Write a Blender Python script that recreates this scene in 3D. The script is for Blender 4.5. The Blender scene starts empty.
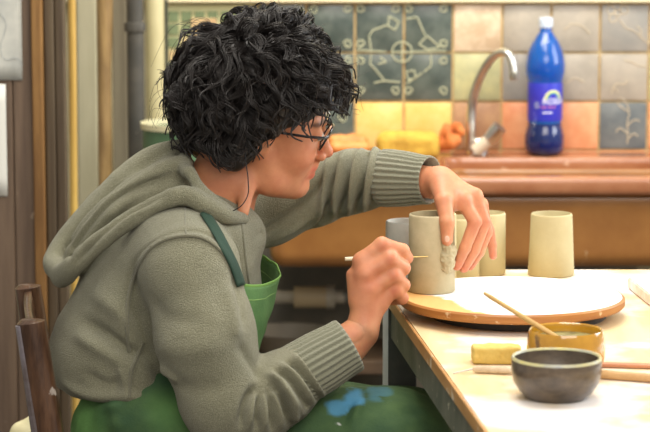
import bpy, bmesh, math, random
import numpy as np
from mathutils import Vector, Matrix
from mathutils.bvhtree import BVHTree
random.seed(7); rng = np.random.default_rng(7)
C = bpy.context.scene.collection
PI = math.pi
# ------------------------------------------------------------ camera
F = 2500.0; CAMZ = 1.545; PITCH = math.atan(366/2500.0)
cp, sp = math.cos(PITCH), math.sin(PITCH)
def ray(px, py):
    u = (px-325)/F; v = (216-py)/F
    return np.array([u, cp+v*sp, -sp+v*cp])
def P(px, py, Y):
    d = ray(px, py); t = Y/d[1]
    return np.array([d[0]*t, Y, CAMZ+d[2]*t])
def PZ(px, py, z):
    d = ray(px, py); t = (z-CAMZ)/d[2]
    return np.array([d[0]*t, d[1]*t, z])
cam_d = bpy.data.cameras.new('camera'); cam = bpy.data.objects.new('camera', cam_d); C.objects.link(cam)
cam.location = (0, 0, CAMZ); cam.rotation_euler = (PI/2-PITCH, 0, 0)
cam_d.sensor_width = 36; cam_d.lens = 36*F/650; cam_d.clip_start = .05
cam_d.dof.use_dof = True; cam_d.dof.focus_distance = 4.2; cam_d.dof.aperture_fstop = 6.0
bpy.context.scene.camera = cam
# ------------------------------------------------------------ materials
def mat(name, col, rough=.6, metal=0., spec=.5, noise=None, bump=None, trans=0., alpha=1., sheen=0., coat=0., sss=0., ior=1.45, col2=None, nscale=8., nfac=.5, stretch=(1,1,1), attr=None):
    """col2 blended in by a noise of scale nscale; bump=(scale,strength,distance)"""
    m = bpy.data.materials.new(name); m.use_nodes = True
    nt = m.node_tree; b = nt.nodes['Principled BSDF']
    def srgb(c): return tuple((x/12.92 if x <= .04045 else ((x+.055)/1.055)**2.4) for x in [v/255. for v in c])+(1,)
    b.inputs['Base Color'].default_value = srgb(col)
    b.inputs['Roughness'].default_value = rough; b.inputs['Metallic'].default_value = metal
    b.inputs['Specular IOR Level'].default_value = spec; b.inputs['IOR'].default_value = ior
    b.inputs['Transmission Weight'].default_value = trans
    b.inputs['Sheen Weight'].default_value = sheen; b.inputs['Coat Weight'].default_value = coat
    if sss: b.inputs['Subsurface Weight'].default_value = sss; b.inputs['Subsurface Radius'].default_value = (.9,.35,.2); b.inputs['Subsurface Scale'].default_value = .006
    tc = nt.nodes.new('ShaderNodeTexCoord'); mp = nt.nodes.new('ShaderNodeMapping'); mp.inputs['Scale'].default_value = stretch
    nt.links.new(tc.outputs['Object'], mp.inputs[0])
    cur = None
    if col2 is not None:
        n = nt.nodes.new('ShaderNodeTexNoise'); n.inputs['Scale'].default_value = nscale; n.inputs['Detail'].default_value = 6; n.inputs['Roughness'].default_value = .65
        nt.links.new(mp.outputs[0], n.inputs[0])
        r = nt.nodes.new('ShaderNodeValToRGB'); r.color_ramp.elements[0].position = .5-.5*nfac*.5; r.color_ramp.elements[1].position = .5+.5*nfac*.5
        r.color_ramp.elements[0].color = srgb(col); r.color_ramp.elements[1].color = srgb(col2)
        nt.links.new(n.outputs[0], r.inputs[0]); nt.links.new(r.outputs[0], b.inputs['Base Color']); cur = r.outputs[0]
    if noise is not None:   # extra speckle (col3, scale, threshold)
        c3, s3, th = noise
        n = nt.nodes.new('ShaderNodeTexNoise'); n.inputs['Scale'].default_value = s3; n.inputs['Detail'].default_value = 4
        nt.links.new(tc.outputs['Object'], n.inputs[0])
        r = nt.nodes.new('ShaderNodeValToRGB'); r.color_ramp.elements[0].position = th; r.color_ramp.elements[1].position = th+.06
        nt.links.new(n.outputs[0], r.inputs[0])
        mx = nt.nodes.new('ShaderNodeMix'); mx.data_type = 'RGBA'
        nt.links.new(r.outputs[0], mx.inputs[0])
        if cur: nt.links.new(cur, mx.inputs[6])
        else: mx.inputs[6].default_value = srgb(col)
        mx.inputs[7].default_value = srgb(c3)
        nt.links.new(mx.outputs[2], b.inputs['Base Color']); cur = mx.outputs[2]
    if attr:                # vertex colour masks r,g,b -> colours
        a = nt.nodes.new('ShaderNodeAttribute'); a.attribute_name = 'mask'
        s = nt.nodes.new('ShaderNodeSeparateColor'); nt.links.new(a.outputs['Color'], s.inputs[0])
        for k in range(3):
            mx = nt.nodes.new('ShaderNodeMix'); mx.data_type = 'RGBA'
            nt.links.new(s.outputs[k], mx.inputs[0])
            if cur: nt.links.new(cur, mx.inputs[6])
            else: mx.inputs[6].default_value = srgb(col)
            mx.inputs[7].default_value = srgb(attr[k]); cur = mx.outputs[2]
        nt.links.new(cur, b.inputs['Base Color'])
    if bump:
        n = nt.nodes.new('ShaderNodeTexNoise'); n.inputs['Scale'].default_value = bump[0]; n.inputs['Detail'].default_value = 3
        nt.links.new(mp.outputs[0], n.inputs[0])
        bp = nt.nodes.new('ShaderNodeBump'); bp.inputs['Strength'].default_value = bump[1]; bp.inputs['Distance'].default_value = bump[2]
        nt.links.new(n.outputs[0], bp.inputs['Height']); nt.links.new(bp.outputs[0], b.inputs['Normal'])
    return m
# ------------------------------------------------------------ objects
def tag(o, label=None, cat=None, group=None, kind=None):
    if label: o['label'] = label
    if cat: o['category'] = cat
    if group: o['group'] = group
    if kind: o['kind'] = kind
    return o
def empty(name, loc, label=None, cat=None, group=None, rz=0):
    o = bpy.data.objects.new(name, None); C.objects.link(o); o.location = Vector(loc); o.rotation_euler = (0, 0, rz)
    o.empty_display_size = .05
    return tag(o, label, cat, group)
def link(name, me, m, parent=None, smooth=False):
    o = bpy.data.objects.new(name, me); C.objects.link(o)
    for mm in (m if isinstance(m, (list, tuple)) else [m]): me.materials.append(mm)
    if smooth and len(me.polygons): me.polygons.foreach_set('use_smooth', [True]*len(me.polygons))
    if parent is not None:
        o.parent = parent
        loc, rz = parent.location, parent.rotation_euler[2]
        o.matrix_parent_inverse = (Matrix.Translation(loc) @ Matrix.Rotation(rz, 4, 'Z')).inverted() if parent.parent is None else Matrix.Identity(4)
    return o
def np_mesh(name, V, Fc):
    me = bpy.data.meshes.new(name)
    V = np.asarray(V, np.float32); Fc = np.asarray(Fc, np.int32)
    n, k = Fc.shape
    me.vertices.add(len(V)); me.vertices.foreach_set('co', V.ravel())
    me.loops.add(n*k); me.loops.foreach_set('vertex_index', Fc.ravel())
    me.polygons.add(n); me.polygons.foreach_set('loop_start', np.arange(0, n*k, k, dtype=np.int32))
    try: me.polygons.foreach_set('loop_total', np.full(n, k, np.int32))
    except Exception: pass
    me.update(calc_edges=True); me.validate()
    return me
class MB:
    """collects shapes in world space, builds one mesh"""
    def __init__(s): s.bm = bmesh.new(); s.mi = 0
    def _mi(s, fs):
        for f in fs: f.material_index = s.mi
    def box(s, c, half, rz=0, bev=0., R=None):
        M = Matrix.Translation(Vector(c)) @ (R.to_4x4() if R is not None else Matrix.Rotation(rz, 4, 'Z'))
        vs = [s.bm.verts.new(M @ Vector((x*half[0], y*half[1], z*half[2]))) for x in (-1, 1) for y in (-1, 1) for z in (-1, 1)]
        fs = [s.bm.faces.new([vs[i] for i in q]) for q in ((0,1,3,2),(4,6,7,5),(0,4,5,1),(2,3,7,6),(0,2,6,4),(1,5,7,3))]
        s._mi(fs)
        if bev > 0:
            es = list({e for f in fs for e in f.edges})
            r = bmesh.ops.bevel(s.bm, geom=es, offset=bev, segments=2, affect='EDGES', profile=.5)
            s._mi(r['faces'])
        return s
    def rod(s, a, b, r0, r1=None, n=16, cap=True):
        return s.tube([a, b], [r0, r1 if r1 is not None else r0], n, cap)
    def tube(s, pts, rs, n=12, cap=True, flat=1., up=None):
        pts = [Vector(p) for p in pts]
        if not isinstance(rs, (list, tuple, np.ndarray)): rs = [rs]*len(pts)
        rings = []; prev = Vector(up) if up is not None else None
        for i, p in enumerate(pts):
            t = (pts[min(i+1, len(pts)-1)]-pts[max(i-1, 0)]).normalized()
            if prev is None:
                prev = Vector((0, 0, 1)) if abs(t.z) < .9 else Vector((1, 0, 0))
            x = prev - t*prev.dot(t)
            if x.length < 1e-6: x = t.orthogonal()
            x.normalize(); y = t.cross(x); prev = x
            rings.append([s.bm.verts.new(p + x*math.cos(2*PI*k/n)*rs[i] + y*math.sin(2*PI*k/n)*rs[i]*flat) for k in range(n)])
        fs = []
        for a, b in zip(rings, rings[1:]):
            for k in range(n): fs.append(s.bm.faces.new((a[k], a[(k+1) % n], b[(k+1) % n], b[k])))
        if cap: fs.append(s.bm.faces.new(rings[0][::-1])); fs.append(s.bm.faces.new(rings[-1]))
        s._mi(fs); return s
    def lathe(s, prof, c, n=48, wob=None):
        """prof: [(r,z)...] r=0 closes"""
        rings = []
        for r, z in prof:
            if r < 1e-6: rings.append([s.bm.verts.new((c[0], c[1], c[2]+z))]); continue
            rings.append([s.bm.verts.new((c[0]+math.cos(2*PI*k/n)*r*(1+(wob(k/n, z) if wob else 0)), c[1]+math.sin(2*PI*k/n)*r*(1+(wob(k/n, z) if wob else 0)), c[2]+z)) for k in range(n)])
        fs = []
        for a, b in zip(rings, rings[1:]):
            if len(a) == 1 and len(b) == 1: continue
            for k in range(n):
                k2 = (k+1) % n
                if len(a) == 1: fs.append(s.bm.faces.new((a[0], b[k2], b[k])))
                elif len(b) == 1: fs.append(s.bm.faces.new((a[k], a[k2], b[0])))
                else: fs.append(s.bm.faces.new((a[k], a[k2], b[k2], b[k])))
        s._mi(fs); return s
    def prism(s, poly, z0, z1, bev=0.):
        bt = [s.bm.verts.new((x, y, z0)) for x, y in poly]; tp = [s.bm.verts.new((x, y, z1)) for x, y in poly]
        n = len(poly); fs = [s.bm.faces.new(bt[::-1]), s.bm.faces.new(tp)]
        for k in range(n): fs.append(s.bm.faces.new((bt[k], bt[(k+1) % n], tp[(k+1) % n], tp[k])))
        s._mi(fs)
        if bev:
            r = bmesh.ops.bevel(s.bm, geom=list({e for f in fs for e in f.edges}), offset=bev, segments=2, affect='EDGES'); s._mi(r['faces'])
        return s
    def grid(s, rows):
        vs = [[s.bm.verts.new(Vector(p)) for p in r] for r in rows]
        fs = [s.bm.faces.new((vs[i][j], vs[i+1][j], vs[i+1][j+1], vs[i][j+1])) for i in range(len(vs)-1) for j in range(len(vs[0])-1)]
        s._mi(fs); return s
    def build(s, name, m, parent=None, smooth=True, sharp=40, solid=0., sub=0):
        bmesh.ops.recalc_face_normals(s.bm, faces=s.bm.faces)
        me = bpy.data.meshes.new(name); s.bm.to_mesh(me); s.bm.free()
        o = link(name, me, m, parent, smooth)
        if smooth and sharp < 180:
            me.set_sharp_from_angle(angle=math.radians(sharp))
        if solid: md = o.modifiers.new('solid', 'SOLIDIFY'); md.thickness = solid; md.offset = 0
        if sub: md = o.modifiers.new('sub', 'SUBSURF'); md.levels = sub; md.render_levels = sub
        return o
def spline(pts, n=8):
    """catmull-rom through points (rows may hold radii too)"""
    p = np.array(pts, float); p = np.vstack([2*p[0]-p[1], p, 2*p[-1]-p[-2]]); out = []
    for i in range(1, len(p)-2):
        for t in np.linspace(0, 1, n, endpoint=False):
            a, b, c, d = p[i-1:i+3]
            out.append(.5*((2*b)+(-a+c)*t+(2*a-5*b+4*c-d)*t*t+(-a+3*b-3*c+d)*t**3))
    out.append(p[-2]); return np.array(out)
# ------------------------------------------------------------ noise
def vnoise(p, seed=0):
    p = np.asarray(p, np.float64)+1000.; i = np.floor(p).astype(np.int64); f = p-i; f = f*f*(3-2*f)
    def h(a, b, c):
        x = (a*73856093) ^ (b*19349663) ^ (c*83492791) ^ (seed*2654435761)
        x = (x ^ (x >> 13))*1274126177 & 0xffffffff; x = (x ^ (x >> 16)) & 0xffff
        return x/65535.
    r = 0
    for dx in (0, 1):
        for dy in (0, 1):
            for dz in (0, 1):
                w = (f[..., 0] if dx else 1-f[..., 0])*(f[..., 1] if dy else 1-f[..., 1])*(f[..., 2] if dz else 1-f[..., 2])
                r = r+w*h(i[..., 0]+dx, i[..., 1]+dy, i[..., 2]+dz)
    return r*2-1
# ------------------------------------------------------------ sculpting field
class Field:
    def __init__(s, lo, hi, h):
        s.lo = np.array(lo, float); s.h = h
        s.n = np.ceil((np.array(hi)-s.lo)/h).astype(int)+1
        s.f = np.full(s.n, .08, np.float32)
    def sub(s, lo, hi):
        a = np.clip(np.floor((lo-s.lo)/s.h).astype(int), 0, s.n); b = np.clip(np.ceil((hi-s.lo)/s.h).astype(int)+1, 0, s.n)
        if np.any(b <= a): return None, None
        sl = tuple(slice(a[i], b[i]) for i in range(3))
        g = np.meshgrid(*[(s.lo[i]+s.h*np.arange(a[i], b[i])).astype(np.float32) for i in range(3)], indexing='ij')
        return sl, np.stack(g, -1)
    def op(s, sl, d, k, cut=False):
        a = s.f[sl]
        if cut:
            d = -d
            if k > 0:
                h = np.clip(.5-.5*(a-d)/k, 0, 1); s.f[sl] = a+(d-a)*h+k*h*(1-h)
            else: s.f[sl] = np.maximum(a, d)
        else:
            if k > 0:
                h = np.clip(.5+.5*(a-d)/k, 0, 1); s.f[sl] = a+(d-a)*h-k*h*(1-h)
            else: s.f[sl] = np.minimum(a, d)
    def cap(s, a, b, ra, rb, k=.01, cut=False, sc=(1, 1, 1)):
        a = np.array(a, float); b = np.array(b, float); m = max(ra, rb)*max(1, 1./min(sc) if min(sc) < 1 else 1)+k+.02
        sc = np.array(sc, np.float32)
        m = max(ra, rb)/np.array(sc)+k+.02
        sl, g = s.sub(np.minimum(a, b)-m, np.maximum(a, b)+m)
        if sl is None: return s
        A = (a*sc).astype(np.float32); B = (b*sc).astype(np.float32); g = g*sc
        ba = B-A; t = np.clip(((g-A)@ba)/max(1e-9, ba@ba), 0, 1)
        d = np.linalg.norm(g-A-t[..., None]*ba, axis=-1)-(ra+(rb-ra)*t)
        s.op(sl, d/float(max(sc)), k, cut); return s
    def chain(s, pts, rs, k=.01, k0=None, cut=False, sc=(1, 1, 1)):
        for i in range(len(pts)-1):
            s.cap(pts[i], pts[i+1], rs[i], rs[i+1], (k0 if (k0 is not None and i == 0) else k), cut, sc)
        return s
    def ell(s, c, r, R=None, k=.01, cut=False):
        c = np.array(c, float); r = np.array(r, np.float32)
        m = max(r)+k+.02
        sl, g = s.sub(c-m, c+m)
        if sl is None: return s
        g = g-c.astype(np.float32)
        if R is not None: g = g@np.array(R, np.float32)   # columns of R = local axes
        k0 = np.linalg.norm(g/r, axis=-1); k1 = np.linalg.norm(g/(r*r), axis=-1)+1e-9
        s.op(sl, k0*(k0-1)/k1, k, cut); return s
    def box(s, c, half, rd=.01, k=.0, cut=False, R=None):
        c = np.array(c, float); half = np.array(half, float)
        m = np.linalg.norm(half) if R is not None else half
        sl, g = s.sub(c-m-k-.02, c+m+k+.02)
        if sl is None: return s
        g = g-c.astype(np.float32)
        if R is not None: g = g@np.array(R, np.float32)
        q = np.abs(g)-(half-rd)
        d = np.linalg.norm(np.maximum(q, 0), axis=-1)+np.minimum(q.max(-1), 0)-rd
        s.op(sl, d, k, cut); return s
    def mesh(s, smooth=0):
        f = s.f.copy()
        f[0] = f[-1] = .05; f[:, 0] = f[:, -1] = .05; f[:, :, 0] = f[:, :, -1] = .05
        n = f.shape; ins = f < 0
        eid = []; pos = []; quads = []
        stride = np.array([n[1]*n[2], n[2], 1])
        for ax in range(3):
            a = [slice(None)]*3; b = [slice(None)]*3; a[ax] = slice(0, -1); b[ax] = slice(1, None)
            x = np.argwhere(ins[tuple(a)] != ins[tuple(b)])
            x2 = x.copy(); x2[:, ax] += 1
            fa = f[tuple(x.T)]; fb = f[tuple(x2.T)]; t = fa/(fa-fb)
            p = x.astype(float); p[:, ax] += t
            u, v = (ax+1) % 3, (ax+2) % 3
            cs = []
            for du, dv in ((-1, -1), (0, -1), (0, 0), (-1, 0)):
                c = x.copy(); c[:, u] += du; c[:, v] += dv; cs.append(c@stride); pos.append(p); eid.append(cs[-1])
            q = np.stack(cs, 1); flip = fa > 0; q[flip] = q[flip][:, ::-1]; quads.append(q)
        eid = np.concatenate(eid); pos = np.concatenate(pos); quads = np.concatenate(quads)
        u, inv = np.unique(eid, return_inverse=True); cnt = np.bincount(inv)
        V = np.stack([np.bincount(inv, pos[:, i])/cnt for i in range(3)], 1)*s.h+s.lo
        Q = np.searchsorted(u, quads)
        for _ in range(smooth):
            V = relax(V, Q, .5)
        return V, Q
def relax(V, Q, w):
    acc = np.zeros_like(V); c = np.zeros(len(V))
    for i in range(4):
        a, b = Q[:, i], Q[:, (i+1) % 4]
        for j in range(3): acc[:, j] += np.bincount(a, V[b, j], len(V))+np.bincount(b, V[a, j], len(V))
        c += np.bincount(a, minlength=len(V))+np.bincount(b, minlength=len(V))
    return V*(1-w)+w*acc/np.maximum(c, 1)[:, None]
def normals(V, Q):
    nrm = np.cross(V[Q[:, 2]]-V[Q[:, 0]], V[Q[:, 3]]-V[Q[:, 1]]); N = np.zeros_like(V)
    for i in range(4):
        for j in range(3): N[:, j] += np.bincount(Q[:, i], nrm[:, j], len(V))
    return N/np.maximum(np.linalg.norm(N, axis=1), 1e-12)[:, None]
def join_np(parts):
    Vs, Qs, o = [], [], 0
    for V, Q in parts: Vs.append(V); Qs.append(Q+o); o += len(V)
    return np.vstack(Vs), np.vstack(Qs)
def set_mask(me, M):
    a = me.color_attributes.new('mask', 'FLOAT_COLOR', 'POINT')
    a.data.foreach_set('color', np.hstack([M, np.ones((len(M), 1))]).astype(np.float32).ravel())
def np_tubes(paths, radii, nside):
    """paths (N,T,3), radii (N,T) -> V,Q"""
    N_, T, _ = paths.shape
    t = np.gradient(paths, axis=1); t /= np.linalg.norm(t, axis=2, keepdims=True)+1e-12
    ref = np.tile(np.array([.3, .2, .93]), (N_, T, 1)); x = np.cross(t, ref); x /= np.linalg.norm(x, axis=2, keepdims=True)+1e-9
    y = np.cross(t, x); a = np.arange(nside)*2*PI/nside
    V = paths[:, :, None, :]+radii[:, :, None, None]*(x[:, :, None, :]*np.cos(a)[None, None, :, None]+y[:, :, None, :]*np.sin(a)[None, None, :, None])
    idx = np.arange(N_*T*nside).reshape(N_, T, nside)
    A = idx[:, :-1]; B = idx[:, 1:]
    Q = np.stack([A, np.roll(A, -1, 2), np.roll(B, -1, 2), B], -1).reshape(-1, 4)
    return V.reshape(-1, 3), Q
# ============================================================ THE SETTING
WY = 6.10
m_grout = mat('grout', (214, 190, 140), .8, col2=(190, 160, 110), nscale=30)
m_darkt = mat('dark_tile', (68, 78, 73), .24, col2=(96, 104, 96), nscale=18, bump=(12, .4, .002))
m_cream = mat('cream_tile', (222, 202, 172), .3, col2=(196, 170, 138), nscale=25, bump=(10, .3, .002))
m_gbeige = mat('grey_beige_tile', (158, 150, 136), .3, col2=(176, 166, 150), nscale=14, bump=(10, .3, .002))
m_grey = mat('grey_tile', (142, 140, 134), .3, col2=(160, 154, 144), nscale=14, bump=(10, .3, .002))
m_ygrey = mat('yellow_grey_tile', (196, 192, 142), .3, col2=(170, 170, 132), nscale=20, bump=(10, .3, .002))
m_yel = mat('yellow_tile', (236, 190, 96), .3, col2=(244, 208, 130), nscale=14, bump=(10, .3, .002))
m_ora = mat('orange_tile', (220, 142, 98), .3, col2=(232, 168, 124), nscale=16, bump=(10, .3, .002))
m_pinkt = mat('brown_pink_tile', (192, 150, 112), .3, col2=(170, 128, 98), nscale=22, bump=(10, .3, .002))
m_slate = mat('slate_tile', (96, 102, 104), .3, col2=(116, 120, 118), nscale=18, bump=(10, .3, .002))
m_vine = mat('vine_relief', (186, 188, 156), .4)
m_vinel = mat('pale_vine_relief', (196, 182, 156), .4)
m_wall = mat('wall_paint', (214, 204, 168), .8, col2=(190, 180, 145), nscale=6)
m_under = mat('grey_plaster', (112, 108, 98), .85, col2=(140, 132, 116), nscale=5)
m_gsmall = mat('green_mosaic', (132, 144, 106), .3, col2=(112, 126, 92), nscale=14)
m_gg = mat('mosaic_grout', (206, 202, 156), .8)
# backing wall
wb = MB(); wb.box((0, WY+.06, 1.3), (3.2, .05, 1.3)).build('wall_back', m_wall, smooth=False)['kind'] = 'structure'
bpy.data.objects['wall_back'].data.materials.append(m_under)
lw = MB(); lw.box((.17, WY+.004, .40), (.60, .006, .40)).build('wall_back_lower', m_under, smooth=False)['kind'] = 'structure'
bpy.data.objects['wall_back_lower'].name = 'trim_5'
MB().box((0, 3.0, -.05), (3.2, 3.2, .05)).build('floor', mat('floor_concrete', (92, 84, 76), .8, col2=(70, 62, 56), nscale=4), smooth=False)['kind'] = 'structure'
# big tiles : one mesh, materials per tile kind
tm = [m_grout, m_darkt, m_cream, m_gbeige, m_grey, m_ygrey, m_yel, m_ora, m_pinkt, m_slate]
X0 = P(306, 50, WY)[0]; TP = (P(648, 75, WY)[0]-X0)/7; ZT = P(450, 3.5, WY)[2]
lay = {0: [1,1,1,1,2,3,3,4,3], 1: [3,1,1,1,5,4,3,3,5], 2: [1,1,6,6,8,7,7,9,7], 3: [7,7,7,7,7,7,7,7,7]}
tw = MB(); tw.mi = 0
tw.box((X0+TP*3.5, WY+.004, ZT-TP*1.7), (TP*4.5+.003, .005, TP*1.7+.003))
for r, row in lay.items():
    for c, k in enumerate(row):
        tw.mi = k; zh = TP/2 if r < 3 else TP*.15
        zc = ZT-TP*(r+.5) if r < 3 else ZT-TP*3.15
        tw.box((X0+TP*(c-.5), WY-.002, zc), (TP/2-.003, .006, zh-.003), bev=.0018)
tiles = tw.build('wall_tiles', tm, smooth=True, sharp=35); tiles.name = 'wall_back_tiles'; tiles['kind'] = 'structure'
# relief drawing on tiles
def relief(name, m, paths, r=.0017):
    b = MB()
    for pth in paths:
        q = spline([(x, z) for x, z in pth], 5) if len(pth) > 2 else np.array(pth)
        b.tube([(x, WY-.0085, z) for x, z in q], r, 6)
    o = b.build(name, m, tiles); return o
def wxz(px, py):
    p = P(px, py, WY-.008); return (p[0], p[2])
def poly(pts, n=1): return [wxz(*p) for p in pts]
def lines(pts):       # straight segments
    return [[wxz(*a), wxz(*b)] for a, b in zip(pts, pts[1:])]
def circ(cx, cy, r, n=14): return [wxz(cx+r*math.cos(t), cy+r*math.sin(t)) for t in np.linspace(0, 2*PI, n)]
def heart(cx, cy, sx, sy, s=5):
    return [wxz(cx+sx*s*x, cy+sy*s*y) for x, y in ((-.9,-.9),(.2,-1),(.9,-.4),(.5,.3),(0,.1),(.3,.6),(-.4,.9),(-1,.2),(-.9,-.9))]
ps = []
ps += [circ(402, 52, 10)] + lines([(392, 52), (412, 52)]) + lines([(402, 42), (402, 62)])
ps += lines([(357, 50), (386, 52)]) + lines([(412, 52), (446, 51)])
ps += lines([(371, 50), (369, 36), (373, 30), (387, 25)]) + lines([(389, 16), (399, 22), (395, 30), (388, 26), (389, 16)])
ps += lines([(406, 19), (417, 17), (425, 35)]) + lines([(419, 44), (427, 36), (440, 47), (428, 50), (419, 44)])
ps += lines([(371, 54), (370, 64), (376, 70), (384, 80)]) + lines([(380, 57), (386, 62), (378, 64)])
ps += lines([(431, 54), (431, 66), (424, 72)]) + lines([(406, 72), (414, 70), (416, 78), (408, 80), (406, 72)])
ps += [poly([(374, 83), (384, 81), (396, 82), (400, 82)]), poly([(406, 84), (412, 80), (422, 73)])]
for cx in (354, 402, 450):
    for cy in (8, 44, 60, 91):
        for sx in (-1, 1):
            if 300 < cx+sx*7 < 448 and not (cx == 402 and cy in (44, 60)): ps.append(heart(cx+sx*7, cy, sx, 1 if cy in (44, 91) else -1, 3.6))
ps += [heart(313, 9, -1, -1, 3.6), heart(299, 9, 1, -1, 3.6), heart(346, 104, 1, 1, 3.6), heart(342, 118, -1, 1, 4)]
relief('relief_drawing', m_vine, ps)
pv = [poly([(620, 20), (626, 28), (634, 31), (642, 38), (649, 44)]), circ(618, 13, 3), circ(611, 10, 4), circ(617, 6, 4), circ(624, 10, 4), circ(613, 18, 4), poly([(640, 38), (641, 30), (637, 26)]),
      poly([(624, 60), (632, 62), (640, 66), (648, 66)]), poly([(612, 90), (616, 84), (624, 84), (628, 80)]), poly([(611, 94), (614, 88), (618, 92)]),
      poly([(620, 98), (627, 104), (629, 114), (627, 124), (628, 134), (627, 144)]), poly([(629, 112), (620, 106), (618, 102)]), poly([(627, 126), (634, 120), (640, 121)]), poly([(628, 134), (620, 128), (616, 132)]), poly([(627, 140), (633, 134), (638, 136)]),
      poly([(564, 30), (572, 24), (582, 26), (590, 34)]), poly([(566, 84), (574, 78), (584, 82)])]
relief('relief_vine', m_vinel, pv, .0014)
# green mosaic beside it
gm = MB(); gm.mi = 0; gx0, gx1 = P(167.5, 50, WY)[0], X0-TP*.5*2-.004
gm.box(((gx0+gx1)/2, WY+.004, .62), ((gx1-gx0)/2, .005, .55))
gp = .0318; rr = random.Random(3)
nx = int((gx1-gx0)/gp)
for i in range(nx):
    for j in range(22):
        z = 1.160-gp*(j+.5); x = gx0+gp*(i+.5)
        px = 325+x*2500/WY; py = (CAMZ-z)*2500/WY-150
        if 191 < px < 217 and 17 < py < 44: continue
        gm.mi = rr.choice([1, 1, 1, 2, 2, 3]) if not (165 < px < 180 and 48 < py < 62) else 3
        gm.box((x, WY-.002, z), (gp/2-.0038, .005, gp/2-.0038))
gm.mi = 3
a = P(204, 31, WY); gm.box((a[0], WY-.003, a[2]), (.031, .006, .032), bev=.001)
mo = gm.build('wall_mosaic', [m_gg, m_gsmall, mat('green_mosaic_b', (122, 134, 98), .3, col2=(104, 118, 86), nscale=14), mat('mosaic_cream', (206, 186, 138), .3, col2=(188, 150, 110), nscale=14)], smooth=False)
mo.name = 'wall_back_mosaic'; mo['kind'] = 'structure'
b = MB().box((.1, WY-.012, ZT+.017), (.92, .014, .0135), bev=.003); o = b.build('trim_1', mat('cream_trim', (226, 214, 176), .5), smooth=False); o['kind'] = 'structure'
# door made of old boards, left
DY = 5.25
m_old = mat('old_brown_boards', (100, 82, 68), .6, col2=(122, 102, 84), nscale=5, stretch=(8, 8, .5), noise=((168, 150, 130), 26., .69), bump=(14, .5, .004))
m_rust = mat('orange_brown_batten', (146, 108, 60), .5, col2=(116, 82, 44), nscale=6, stretch=(6, 6, .6), bump=(14, .5, .003))
m_red = mat('red_brown_boards', (94, 80, 60), .6, col2=(74, 60, 44), nscale=5, stretch=(8, 8, .4), bump=(14, .5, .004))
def X(px, Y, z=.85): return (px-325)*(cp*Y-sp*(z-CAMZ))/F
def upright(mb, x0, x1, Y, th=.02, z0=0., z1=2.3, bev=.004):
    mb.box(((x0+x1)/2, Y+th, (z0+z1)/2), ((x1-x0)/2, th, (z1-z0)/2), bev=bev); return mb
door = empty('door_1', (X(20, DY), DY, 0)); door['kind'] = 'structure'
d1 = MB()
for a_, b_ in ((-70, -42), (-41.5, -14), (-13, 14), (14.6, 35)): upright(d1, X(a_, DY), X(b_, DY), DY)
d1.build('board_panel', m_old, door, smooth=False)
upright(MB(), X(34.5, DY), X(45.5, DY), DY-.02, .02).build('batten', m_rust, door, smooth=False)
d2 = MB(); upright(d2, X(46, DY), X(56, DY), DY, .02); upright(d2, X(56.3, DY), X(66, DY), DY+.004, .02); d2.build('door_stile', m_red, door, smooth=False)
# things against the back corner
def upr(name, px0, px1, Y, m, label, cat, th=.012, lean=0., grp=None, z1=2.2):
    b_ = MB(); upright(b_, X(px0, Y), X(px1, Y), Y, th, 0, z1, .003)
    o = b_.build(name, m, smooth=False); return tag(o, label, cat, grp)
m_plank = mat('grey_beige_plank', (150, 146, 120), .7, col2=(166, 160, 134), nscale=4, stretch=(6, 6, .5))
m_tan = mat('tan_timber', (158, 130, 84), .65, col2=(124, 98, 62), nscale=7, stretch=(5, 5, .8), bump=(12, .6, .005))
m_gp2 = mat('grey_board', (140, 132, 108), .7, col2=(122, 112, 92), nscale=4, stretch=(6, 6, .5))
b_ = MB(); x = X(74, 5.6); b_.tube([(x-.004, 5.58, 0), (x, 5.6, 1.1), (x+.002, 5.6, 2.2)], .009, 16); tag(b_.build('pole', mat('yellow_pole', (206, 172, 92), .4, col2=(178, 142, 70), nscale=6, stretch=(1, 1, .3))), 'thin yellow wooden pole standing upright beside the brown board door', 'pole')
upr('plank', 78.5, 97.5, 5.75, m_plank, 'wide grey beige plank standing upright right of the yellow pole', 'plank')
b_ = MB(); x = X(105.5, 5.85); r_ = .0185
zz = np.linspace(0, 2.2, 30); b_.tube([(x+.003*math.sin(z*6), 5.85, z) for z in zz], [r_*(1+.07*math.sin(z*11)+.05*math.sin(z*23)) for z in zz], 14)
tag(b_.build('timber_post', m_tan), 'rough tan timber post between the grey beige plank and the dark pipe', 'post')
upr('board', 113.5, 127.5, 5.95, m_gp2, 'dull grey board standing directly left of the dark drain pipe', 'board')
dp = empty('drain_pipe', (X(137, 5.85), 5.85, 0), 'dark grey vertical drain pipe with a collar near its top', 'pipe')
m_pipe = mat('dark_pipe', (66, 65, 60), .45, col2=(88, 84, 76), nscale=8, noise=((140, 134, 120), 40., .68))
x = X(136.5, 5.85)
MB().tube([(x, 5.85, 0), (x, 5.85, 2.2)], .0205, 24).build('pipe', m_pipe, dp)
z = P(136, 27, 5.85)[2]; MB().lathe([(.0206, -.012), (.025, -.010), (.0262, 0), (.025, .010), (.0206, .012)], (x, 5.85, z), 24).build('collar', m_pipe, dp)
b_ = MB(); x = X(156, 6.02); b_.tube([(x, 6.02, 0), (x, 6.02, 2.2)], .0225, 24)
tag(b_.build('pipe', mat('cream_pipe', (198, 190, 148), .5, col2=(178, 168, 124), nscale=5, stretch=(1, 1, .4))), 'cream painted vertical pipe beside the small green tiles', 'pipe')
upr('strip', 165.5, 168.5, 6.04, mat('gap_shade', (56, 62, 52), .6), 'narrow dark strip standing in for the shaded gap beside the small green tiles', 'strip', .01)  # dark box painted in place of the shaded gap between pipe and mosaic
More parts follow.
